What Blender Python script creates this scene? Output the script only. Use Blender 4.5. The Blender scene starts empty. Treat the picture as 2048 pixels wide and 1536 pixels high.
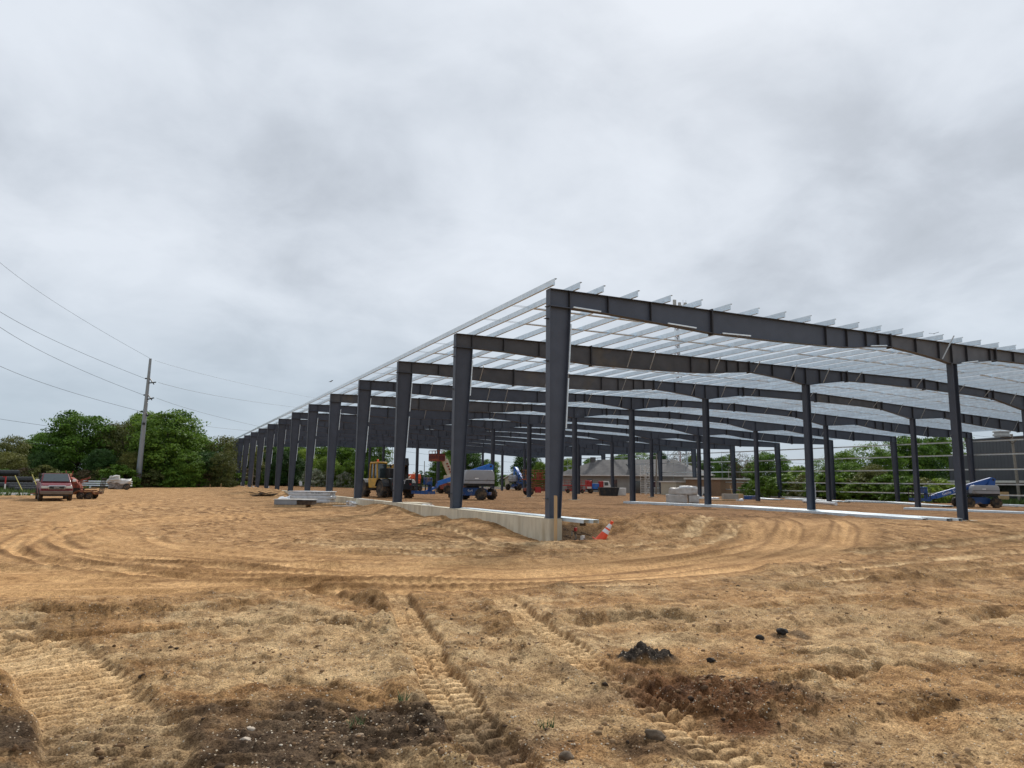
import bpy, math, random
import numpy as np
from mathutils import Vector, Matrix, noise as mnoise
random.seed(7); rng = np.random.default_rng(11)
R_ = math.radians
SC = bpy.context.scene
COL = SC.collection

# ------------------------------------------------------------------ camera
F = 1424.083
_yaw, _pit, _rol = R_(-26.2209), R_(7.7828), R_(.6315)
CAM = np.array([-10.1503, -18.0951, 1.0421])
FW = np.array([math.sin(-_yaw)*math.cos(_pit), math.cos(_yaw)*math.cos(_pit), math.sin(_pit)])
_r = np.cross(FW, [0, 0, 1]); _r /= np.linalg.norm(_r); _u = np.cross(_r, FW)
RT = _r*math.cos(_rol)+_u*math.sin(_rol); UP = _u*math.cos(_rol)-_r*math.sin(_rol)
cam = bpy.data.cameras.new('camera'); camo = bpy.data.objects.new('camera', cam); COL.objects.link(camo)
m = Matrix.Identity(4)
for i in range(3):
    m[i][0] = RT[i]; m[i][1] = UP[i]; m[i][2] = -FW[i]; m[i][3] = CAM[i]
camo.matrix_world = m
cam.sensor_width = 36; cam.sensor_fit = 'HORIZONTAL'; cam.lens = F/2048*36
cam.clip_start = .1; cam.clip_end = 3000
SC.camera = camo
# survey helpers: where a sight line meets a level, or a point at a distance along the optical axis
def ray(x, y): return FW+RT*(x-1024)/F-UP*(y-768)/F
def G(x, y, z=-.6):
    d = ray(x, y); p = CAM+d*(z-CAM[2])/d[2]; return (float(p[0]), float(p[1]), z)
def AT(x, y, D):
    p = CAM+ray(x, y)*D; return (float(p[0]), float(p[1]), float(p[2]))
def XP(x, y, X):
    d = ray(x, y); p = CAM+d*(X-CAM[0])/d[0]; return (float(p[0]), float(p[1]), float(p[2]))

# ------------------------------------------------------------------ light, sky
SUN_EL, SUN_AZ = 43, 44      # azimuth from +Y towards +X
sun = bpy.data.lights.new('sun', 'SUN'); sun.energy = 3.3; sun.angle = R_(9); sun.color = (1, .95, .87)
suno = bpy.data.objects.new('sun', sun); COL.objects.link(suno)
suno.rotation_euler = Vector((-math.sin(R_(SUN_AZ))*math.cos(R_(SUN_EL)), -math.cos(R_(SUN_AZ))*math.cos(R_(SUN_EL)), -math.sin(R_(SUN_EL)))).to_track_quat('-Z', 'Y').to_euler()
W = bpy.data.worlds.new('World'); SC.world = W; W.use_nodes = True
nt = W.node_tree; N = nt.nodes; L = nt.links; N.clear()
def nd(t, **k):
    n = N.new(t)
    for a, b in k.items(): setattr(n, a, b)
    return n
out = nd('ShaderNodeOutputWorld')
sky = nd('ShaderNodeTexSky', sky_type='NISHITA'); sky.sun_disc = False
sky.sun_elevation = R_(SUN_EL); sky.sun_rotation = R_(SUN_AZ)
bgs = nd('ShaderNodeBackground'); bgs.inputs[1].default_value = .1
L.new(sky.outputs[0], bgs.inputs[0])
tc = nd('ShaderNodeTexCoord'); sep = nd('ShaderNodeSeparateXYZ'); L.new(tc.outputs['Generated'], sep.inputs[0])
def mth(op, a, b=None, c=None):
    n = nd('ShaderNodeMath', operation=op)
    for i, v in enumerate((a, b, c)):
        if v is None: continue
        if isinstance(v, (int, float)): n.inputs[i].default_value = v
        else: L.new(v, n.inputs[i])
    return n.outputs[0]
def mrange(v, a, b, c, d, typ='SMOOTHSTEP'):
    n = nd('ShaderNodeMapRange', interpolation_type=typ); L.new(v, n.inputs[0])
    for i, q in enumerate((a, b, c, d)): n.inputs[i+1].default_value = q
    return n.outputs[0]
zc = mth('MAXIMUM', sep.outputs[2], 0); den = mth('ADD', zc, .34)
cmb = nd('ShaderNodeCombineXYZ')
L.new(mth('DIVIDE', sep.outputs[0], den), cmb.inputs[0]); L.new(mth('DIVIDE', sep.outputs[1], den), cmb.inputs[1])
def noise(vec, scale, det, rough, dist=0., off=(0, 0, 0)):
    mp = nd('ShaderNodeMapping'); mp.inputs['Location'].default_value = off; L.new(vec, mp.inputs[0])
    n = nd('ShaderNodeTexNoise'); n.inputs['Scale'].default_value = scale; n.inputs['Detail'].default_value = det
    n.inputs['Roughness'].default_value = rough; n.inputs['Distortion'].default_value = dist
    L.new(mp.outputs[0], n.inputs['Vector']); return n.outputs[0]
n1 = noise(cmb.outputs[0], 1.25, 7, .5, .3, (3.1, 1.7, 0))
n2 = noise(cmb.outputs[0], 3.4, 7, .55, .3, (8.1, 4.7, 0))
nn = mth('ADD', mth('MULTIPLY', n1, .58), mth('MULTIPLY', n2, .42))
# soft brightening of the cloud deck round the hidden sun
dotn = nd('ShaderNodeVectorMath', operation='DOT_PRODUCT'); L.new(tc.outputs['Generated'], dotn.inputs[0])
dotn.inputs[1].default_value = (math.sin(R_(SUN_AZ-14))*math.cos(R_(34)), math.cos(R_(SUN_AZ-14))*math.cos(R_(34)), math.sin(R_(34)))
glow = mrange(dotn.outputs['Value'], .6, 1.0, 0, .05)
nn = mth('ADD', nn, glow)
rp = nd('ShaderNodeValToRGB'); L.new(nn, rp.inputs[0]); e = rp.color_ramp.elements
e[0].position = .33; e[0].color = (.50, .545, .60, 1); e[1].position = .64; e[1].color = (.86, .915, .99, 1)
a = e.new(.43); a.color = (.60, .65, .72, 1); a = e.new(.50); a.color = (.70, .755, .83, 1); a = e.new(.57); a.color = (.79, .845, .92, 1)
hz = nd('ShaderNodeMixRGB'); hz.inputs[2].default_value = (.475, .59, .70, 1)
L.new(mrange(sep.outputs[2], 0.0, .30, .75, 0), hz.inputs[0]); L.new(rp.outputs[0], hz.inputs[1])
bgc = nd('ShaderNodeBackground'); bgc.inputs[1].default_value = .925; L.new(hz.outputs[0], bgc.inputs[0])
mx = nd('ShaderNodeMixShader'); mx.inputs[0].default_value = .94
L.new(bgs.outputs[0], mx.inputs[1]); L.new(bgc.outputs[0], mx.inputs[2]); L.new(mx.outputs[0], out.inputs[0])
SC.view_settings.view_transform = 'Standard'; SC.view_settings.look = 'None'
SC.view_settings.exposure = 0; SC.view_settings.gamma = 1; SC.view_settings.use_curve_mapping = False

# ------------------------------------------------------------------ object helpers
def tag(o, label=None, cat=None, group=None, kind=None):
    if label: o['label'] = label
    if cat: o['category'] = cat
    if group: o['group'] = group
    if kind: o['kind'] = kind
    return o
def thing(name, label, cat, loc=(0, 0, 0), rz=0, group=None, scale=1.):
    o = bpy.data.objects.new(name, None); COL.objects.link(o); o.empty_display_size = .2
    o.location = loc; o.rotation_euler = (0, 0, rz); o.scale = (scale,)*3
    return tag(o, label, cat, group)
def link(name, me, parent=None, loc=None):
    o = bpy.data.objects.new(name, me); COL.objects.link(o); o.parent = parent
    if loc is not None: o.location = loc
    return o
def copy_tree(o, parent=None):
    c = o.copy(); COL.objects.link(c); c.parent = parent
    for ch in o.children: copy_tree(ch, c)
    return c
class MB:
    def __init__(s): s.v = []; s.f = []
    def add(s, v, f):
        b = len(s.v); s.v += [tuple(map(float, p)) for p in v]; s.f += [tuple(i+b for i in q) for q in f]; return s
    def box(s, c, d, M=None):
        x, y, z = c; a, b, h = d[0]/2, d[1]/2, d[2]/2
        v = [(x+i*a, y+j*b, z+k*h) for k in (-1, 1) for j in (-1, 1) for i in (-1, 1)]
        if M is not None: v = [M @ Vector(p) for p in v]
        return s.add(v, [(0, 2, 3, 1), (4, 5, 7, 6), (0, 1, 5, 4), (2, 6, 7, 3), (0, 4, 6, 2), (1, 3, 7, 5)])
    def b2(s, lo, hi):
        return s.box([(p+q)/2 for p, q in zip(lo, hi)], [abs(q-p) for p, q in zip(lo, hi)])
    def prism(s, poly, y0, y1, ax='y'):       # poly in (x,z), pulled along y
        n = len(poly)
        A = {'y': lambda p, t: (p[0], t, p[1]), 'x': lambda p, t: (t, p[0], p[1]), 'z': lambda p, t: (p[0], p[1], t)}[ax]
        v = [A(p, y0) for p in poly]+[A(p, y1) for p in poly]
        f = [tuple(range(n)), tuple(range(2*n-1, n-1, -1))]+[(i, i+n, (i+1) % n+n, (i+1) % n) for i in range(n)]
        return s.add(v, f)
    def bar(s, p, q, w, h=None):              # square bar between two points
        h = h or w; p, q = Vector(p), Vector(q); d = (q-p)
        if d.length < 1e-6: return s
        t = d.normalized(); a = t.cross(Vector((0, 0, 1)))
        if a.length < .05: a = Vector((1, 0, 0))
        a.normalize(); b = a.cross(t)
        v = [o+a*i*w/2+b*j*h/2 for o in (p, q) for j in (-1, 1) for i in (-1, 1)]
        return s.add(v, [(0, 1, 3, 2), (4, 6, 7, 5), (0, 4, 5, 1), (2, 3, 7, 6), (0, 2, 6, 4), (1, 5, 7, 3)])
    def cyl(s, p, q, r0, r1=None, n=12, caps=True):
        r1 = r0 if r1 is None else r1; p, q = Vector(p), Vector(q); t = (q-p).normalized()
        a = t.cross(Vector((0, 0, 1)))
        if a.length < .05: a = Vector((1, 0, 0))
        a.normalize(); b = a.cross(t); v = []
        for o, r in ((p, r0), (q, r1)):
            for i in range(n):
                g = 2*math.pi*i/n; v.append(o+a*math.cos(g)*r+b*math.sin(g)*r)
        f = [(i, (i+1) % n, (i+1) % n+n, i+n) for i in range(n)]
        if caps: f += [tuple(range(n-1, -1, -1)), tuple(range(n, 2*n))]
        return s.add(v, f)
    def tube(s, pts, r, n=8):
        for i in range(len(pts)-1): s.cyl(pts[i], pts[i+1], r, r, n)
        return s
    def lathe(s, prof, c=(0, 0, 0), ax='z', n=20):   # prof [(r,h)]
        v = []
        for r, h in prof:
            for i in range(n):
                g = 2*math.pi*i/n; x, y = r*math.cos(g), r*math.sin(g)
                v.append({'z': (c[0]+x, c[1]+y, c[2]+h), 'y': (c[0]+x, c[1]+h, c[2]+y), 'x': (c[0]+h, c[1]+x, c[2]+y)}[ax])
        k = len(prof)
        f = [(j*n+i, j*n+(i+1) % n, (j+1)*n+(i+1) % n, (j+1)*n+i) for j in range(k-1) for i in range(n)]
        f += [tuple(range(n-1, -1, -1)), tuple(range((k-1)*n, k*n))]
        return s.add(v, f)
    def loft(s, rings, closed=True):          # list of equally long rings of 3-D points
        n = len(rings[0]); v = [p for r in rings for p in r]
        f = [(j*n+i, j*n+(i+1) % n, (j+1)*n+(i+1) % n, (j+1)*n+i) for j in range(len(rings)-1) for i in range(n)]
        f += [tuple(range(n-1, -1, -1)), tuple(range((len(rings)-1)*n, len(rings)*n))]
        return s.add(v, f)
    def mesh(s, name, mat, smooth=False):
        me = bpy.data.meshes.new(name); me.from_pydata(s.v, [], s.f)
        if mat: me.materials.append(mat)
        import bmesh
        bm = bmesh.new(); bm.from_mesh(me); bmesh.ops.recalc_face_normals(bm, faces=bm.faces); bm.to_mesh(me); bm.free()
        if smooth:
            me.shade_smooth()
            try: me.set_sharp_from_angle(angle=R_(35))
            except Exception: pass
        return me
    def build(s, name, mat, parent=None, bevel=0, smooth=False, loc=None, label=None):
        o = link(name, s.mesh(name, mat, smooth or bevel > 0), parent, loc)
        if bevel:
            b = o.modifiers.new('bevel', 'BEVEL'); b.width = bevel; b.segments = 2; b.limit_method = 'ANGLE'; b.angle_limit = R_(30)
        if label: o['label'] = label
        return o
def text_part(txt, size, mat, parent, M, name='lettering', ext=.004, shear=0):
    cu = bpy.data.curves.new('lettering', 'FONT'); cu.body = txt; cu.size = size; cu.extrude = ext; cu.align_x = 'CENTER'; cu.align_y = 'CENTER'; cu.shear = shear
    cu.resolution_u = 3
    t = bpy.data.objects.new('tmp', cu); COL.objects.link(t)
    dg = bpy.context.evaluated_depsgraph_get(); me = bpy.data.meshes.new_from_object(t.evaluated_get(dg)); bpy.data.objects.remove(t)
    me.materials.clear(); me.materials.append(mat); me.name = 'lettering'
    o = link(name, me, parent); o.matrix_local = M; return o

# ------------------------------------------------------------------ materials
MATS = {}
def mat(name, col, rough=.6, metal=0., var=.12, vscale=3., bump=0., bscale=30., dirt=None, dscale=1.5, damt=.5, spec=.5, rnd=0., coat=0., stretch=None):
    if name in MATS: return MATS[name]
    M = bpy.data.materials.new(name); M.use_nodes = True; t = M.node_tree; n = t.nodes; l = t.links
    b = n['Principled BSDF']; b.inputs['Roughness'].default_value = rough; b.inputs['Metallic'].default_value = metal
    b.inputs['Specular IOR Level'].default_value = spec; b.inputs['Coat Weight'].default_value = coat
    tc = n.new('ShaderNodeTexCoord'); vec = tc.outputs['Object']
    if stretch:
        mp = n.new('ShaderNodeMapping'); mp.inputs['Scale'].default_value = stretch; l.new(vec, mp.inputs[0]); vec = mp.outputs[0]
    if rnd:
        oi = n.new('ShaderNodeObjectInfo'); ad = n.new('ShaderNodeVectorMath'); ad.operation = 'ADD'
        sc = n.new('ShaderNodeVectorMath'); sc.operation = 'SCALE'; sc.inputs['Scale'].default_value = 37.
        cb = n.new('ShaderNodeCombineXYZ'); l.new(oi.outputs['Random'], cb.inputs[0]); l.new(oi.outputs['Random'], cb.inputs[2])
        l.new(cb.outputs[0], sc.inputs[0]); l.new(vec, ad.inputs[0]); l.new(sc.outputs[0], ad.inputs[1]); vec = ad.outputs[0]
    ns = n.new('ShaderNodeTexNoise'); ns.inputs['Scale'].default_value = vscale; ns.inputs['Detail'].default_value = 6; l.new(vec, ns.inputs['Vector'])
    r = n.new('ShaderNodeValToRGB'); l.new(ns.outputs[0], r.inputs[0])
    r.color_ramp.elements[0].position = .3; r.color_ramp.elements[1].position = .7
    r.color_ramp.elements[0].color = tuple(c*(1-var) for c in col)+(1,); r.color_ramp.elements[1].color = tuple(min(1, c*(1+var)) for c in col)+(1,)
    c = r.outputs[0]
    if rnd:
        hs = n.new('ShaderNodeHueSaturation'); mr = n.new('ShaderNodeMapRange'); l.new(oi.outputs['Random'], mr.inputs[0])
        mr.inputs[3].default_value = 1-rnd; mr.inputs[4].default_value = 1+rnd; l.new(mr.outputs[0], hs.inputs['Value']); l.new(c, hs.inputs['Color']); c = hs.outputs[0]
    if dirt:
        n2 = n.new('ShaderNodeTexNoise'); n2.inputs['Scale'].default_value = dscale; n2.inputs['Detail'].default_value = 8; n2.inputs['Roughness'].default_value = .6; l.new(vec, n2.inputs['Vector'])
        m2 = n.new('ShaderNodeMapRange'); l.new(n2.outputs[0], m2.inputs[0]); m2.inputs[1].default_value = .62-damt*.25; m2.inputs[2].default_value = .78-damt*.2; m2.inputs[3].default_value = 0; m2.inputs[4].default_value = .85
        mxx = n.new('ShaderNodeMixRGB'); l.new(m2.outputs[0], mxx.inputs[0]); l.new(c, mxx.inputs[1]); mxx.inputs[2].default_value = tuple(dirt)+(1,); c = mxx.outputs[0]
    l.new(c, b.inputs['Base Color'])
    if bump:
        n3 = n.new('ShaderNodeTexNoise'); n3.inputs['Scale'].default_value = bscale; n3.inputs['Detail'].default_value = 5; l.new(vec, n3.inputs['Vector'])
        bp = n.new('ShaderNodeBump'); bp.inputs['Strength'].default_value = 1; bp.inputs['Distance'].default_value = bump; l.new(n3.outputs[0], bp.inputs['Height']); l.new(bp.outputs[0], b.inputs['Normal'])
    MATS[name] = M; return M
DIRT = (.27, .17, .09)
steel = mat('primed_steel', (.052, .064, .090), .5, .0, .12, 2.2, .0015, 60, rnd=.14)
steelb = mat('weathered_steel', (.074, .078, .088), .55, .0, .2, 2.0, .0015, 60, dirt=(.135, .115, .08), dscale=.6, damt=.3, rnd=.15)
stiff = mat('stiffener_steel', (.028, .03, .036), .6, 0, .1)
galv = mat('galvanised', (.70, .80, .87), .38, .32, .10, 5., .001, 40, rnd=.1)
galvd = mat('galvanised_edge', (.42, .47, .5), .45, .5, .1)
conc = mat('concrete', (.60, .545, .42), .85, 0, .12, 3., .003, 40, dirt=(.40, .33, .22), dscale=1.6, damt=.5, rnd=.05, stretch=(1, 1, .3))
concw = mat('pale_concrete', (.62, .61, .57), .85, 0, .1)
wood = mat('raw_timber', (.50, .34, .18), .8, 0, .2, 6., .002, 60, stretch=(1, 1, .15))
woodd = mat('dark_timber', (.07, .05, .035), .9, 0, .35, 6.)
blk = mat('black_rubber', (.018, .017, .016), .8, 0, .3, 8., .004, 30, dirt=(.15, .095, .05), dscale=3., damt=.7)
blkm = mat('black_metal', (.02, .021, .023), .5, .2, .25, 5., dirt=(.10, .07, .04), dscale=2.5, damt=.3)
plas = mat('white_plastic', (.74, .76, .78), .35, 0, .08, 5., .012, 9, spec=.6)
wrap = mat('plastic_wrap', (.50, .53, .56), .25, .1, .2, 4., .012, 8, spec=.8)
white = mat('white_paint', (.72, .72, .70), .5, 0, .06)
blue = mat('blue_paint', (.02, .17, .60), .4, 0, .1, 3, dirt=DIRT, dscale=1.3, damt=.35)
blued = mat('dark_blue_paint', (.014, .075, .25), .45, 0, .15, 3, dirt=DIRT, dscale=1.6, damt=.45)
greyc = mat('grey_cowl', (.33, .34, .36), .4, 0, .06, 2, dirt=(.2, .16, .12), dscale=1.2, damt=.25)
yel = mat('yellow_paint', (.56, .31, .025), .45, 0, .12, 3, dirt=(.2, .13, .06), dscale=1.6, damt=.5)
org = mat('orange_paint', (.78, .11, .02), .45, 0, .1)
cream = mat('cream_paint', (.60, .54, .42), .5, 0, .1)
rust = mat('rusty_paint', (.27, .055, .03), .75, 0, .3, 5., .002, 30, dirt=(.08, .04, .025), dscale=3., damt=.5)
rusto = mat('worn_orange_paint', (.30, .12, .045), .7, 0, .25, 5., dirt=(.09, .05, .03), dscale=4., damt=.6)
redp = mat('red_paint', (.40, .025, .025), .45, 0, .15)
car = mat('red_car_paint', (.155, .010, .017), .42, .0, .06, 3., dirt=(.22, .12, .09), dscale=2.5, damt=.1, coat=.12, spec=.35)
carlow = mat('dusty_bumper', (.17, .13, .10), .6, .1, .15, 4.)
glass = mat('dark_glass', (.035, .05, .055), .08, 0, .1, spec=1.)
lampg = mat('lamp_glass', (.55, .58, .55), .15, 0, .1, spec=1.)
chrome = mat('chrome', (.6, .6, .6), .2, .9, .05)
tyre = blk
rimm = mat('dusty_rim', (.22, .16, .10), .7, .1, .2, 8.)
blueb = mat('deep_blue_paint', (.012, .085, .33), .45, 0, .1, 3, dirt=DIRT, dscale=1.3, damt=.2)
sign = mat('white_decal', (.8, .8, .8), .5)
coneo = mat('cone_orange', (.85, .085, .025), .5, 0, .06, 6., .0, 20, dirt=(.35, .16, .08), dscale=5., damt=.12)
conew = mat('reflective_white', (.75, .76, .78), .4, 0, .06, 6.)

# ------------------------------------------------------------------ ground
def sst(x, a, b):
    t = np.clip((x-a)/(b-a), 0, 1); return t*t*(3-2*t)
_perm = rng.random((256, 256))
def vn(x, y):                       # value noise 0..1, smooth
    xi = np.floor(x).astype(np.int64); yi = np.floor(y).astype(np.int64); fx = x-xi; fy = y-yi
    fx = fx*fx*fx*(fx*(fx*6-15)+10); fy = fy*fy*fy*(fy*(fy*6-15)+10)
    a = _perm[xi & 255, yi & 255]; b = _perm[(xi+1) & 255, yi & 255]; c = _perm[xi & 255, (yi+1) & 255]; d = _perm[(xi+1) & 255, (yi+1) & 255]
    return (a*(1-fx)+b*fx)*(1-fy)+(c*(1-fx)+d*fx)*fy
def fbm(x, y, s, o=5, g=.5, rot=.6):
    r = np.zeros_like(x); a = 1; t = 0; x = x*s+17.3; y = y*s+5.1
    for i in range(o):
        r += a*vn(x, y); t += a; a *= g; x, y = (x*math.cos(rot)-y*math.sin(rot))*2.03, (x*math.sin(rot)+y*math.cos(rot))*2.03
    return r/t-.5
WB = [(-1, -.68), (0, -.68), (1.5, -.57), (2.6, -.42), (3.5, -.31), (5, -.26), (6.2, -.3), (7.2, -.42), (8.2, -.27), (9, -.33), (10.3, -.45), (12, -.3), (14, -.14), (18, -.12), (20, -.35), (43, -.38), (48, .0), (70, .03), (100, .05)]
def base_z(x, y):
    zi = np.interp(x, [0, 19.3, 38.5, 57.8, 90], [-.08, -.33, -.48, -.60, -.72])
    zi = zi+sst(y, 60, 130)*.25
    zo = np.interp(y, [-30, 0, 20, 35, 60, 110, 400], [-.6, -.6, -.45, -.5, -.42, -.15, -.1])
    wb = np.interp(y, [p[0] for p in WB], [p[1] for p in WB])
    zo = zo+(wb-zo)*np.clip(1-(-x-.1)/np.where(wb > zo, 1.3, 1.0), 0, 1)**1.3*(y > -1)
    # bank of spoil beside the far part of the wall
    zo = zo+.38*np.exp(-((x+3.2)/2.6)**2)*sst(y, 44, 52)*(1-sst(y, 70, 90))
    f = sst(x, .0, .16)
    z = zo*(1-f)+zi*f
    front = -.6+.0*x
    y0 = np.interp(x, [-1, 2.2, 4, 8, 60], [.0, .42, -1.2, -6., -9.]); wd = np.interp(x, [-1, .4, 2.3, 3.6, 8, 60], [.2, .7, .9, 2.6, 5.5, 9.])
    t = sst(y, y0, y0+wd)
    return np.where(x > -.1, front*(1-t)+z*t, z)

def pl(pts, z=-.6): return [G(a, b, z)[:2] for a, b in pts]
def dist_poly(x, y, poly, maxd):
    """signed lateral distance and length along a polyline, only near it"""
    P = np.array(poly, float); best = np.full(x.shape, 1e9); lat = np.full(x.shape, 1e9); s = np.zeros(x.shape); acc = 0.
    # resample smoothly (Catmull-Rom)
    Q = [P[0]*2-P[1]]+list(P)+[P[-1]*2-P[-2]]; S = []
    for i in range(1, len(Q)-2):
        for k in range(8):
            t = k/8; a, b, c, d = Q[i-1], Q[i], Q[i+1], Q[i+2]
            S.append(.5*((2*b)+(-a+c)*t+(2*a-5*b+4*c-d)*t*t+(-a+3*b-3*c+d)*t**3))
    S.append(P[-1]); S = np.array(S)
    lo = S.min(0)-maxd; hi = S.max(0)+maxd
    idx = np.where((x > lo[0]) & (x < hi[0]) & (y > lo[1]) & (y < hi[1]))[0]
    xs, ys = x[idx], y[idx]; bb = np.full(xs.shape, 1e9); ll = np.zeros(xs.shape); ss = np.zeros(xs.shape)
    for i in range(len(S)-1):
        d = S[i+1]-S[i]; n = np.hypot(*d)
        if n < 1e-9: continue
        d = d/n; rx, ry = xs-S[i, 0], ys-S[i, 1]; t = np.clip(rx*d[0]+ry*d[1], 0, n)
        ex, ey = rx-t*d[0], ry-t*d[1]; q = np.hypot(ex, ey); sgn = np.sign(d[0]*ey-d[1]*ex+1e-12); mk = q < bb
        bb = np.where(mk, q, bb); ll = np.where(mk, sgn*q, ll); ss = np.where(mk, acc+t, ss); acc += n
    return idx, ll, ss, acc

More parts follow.
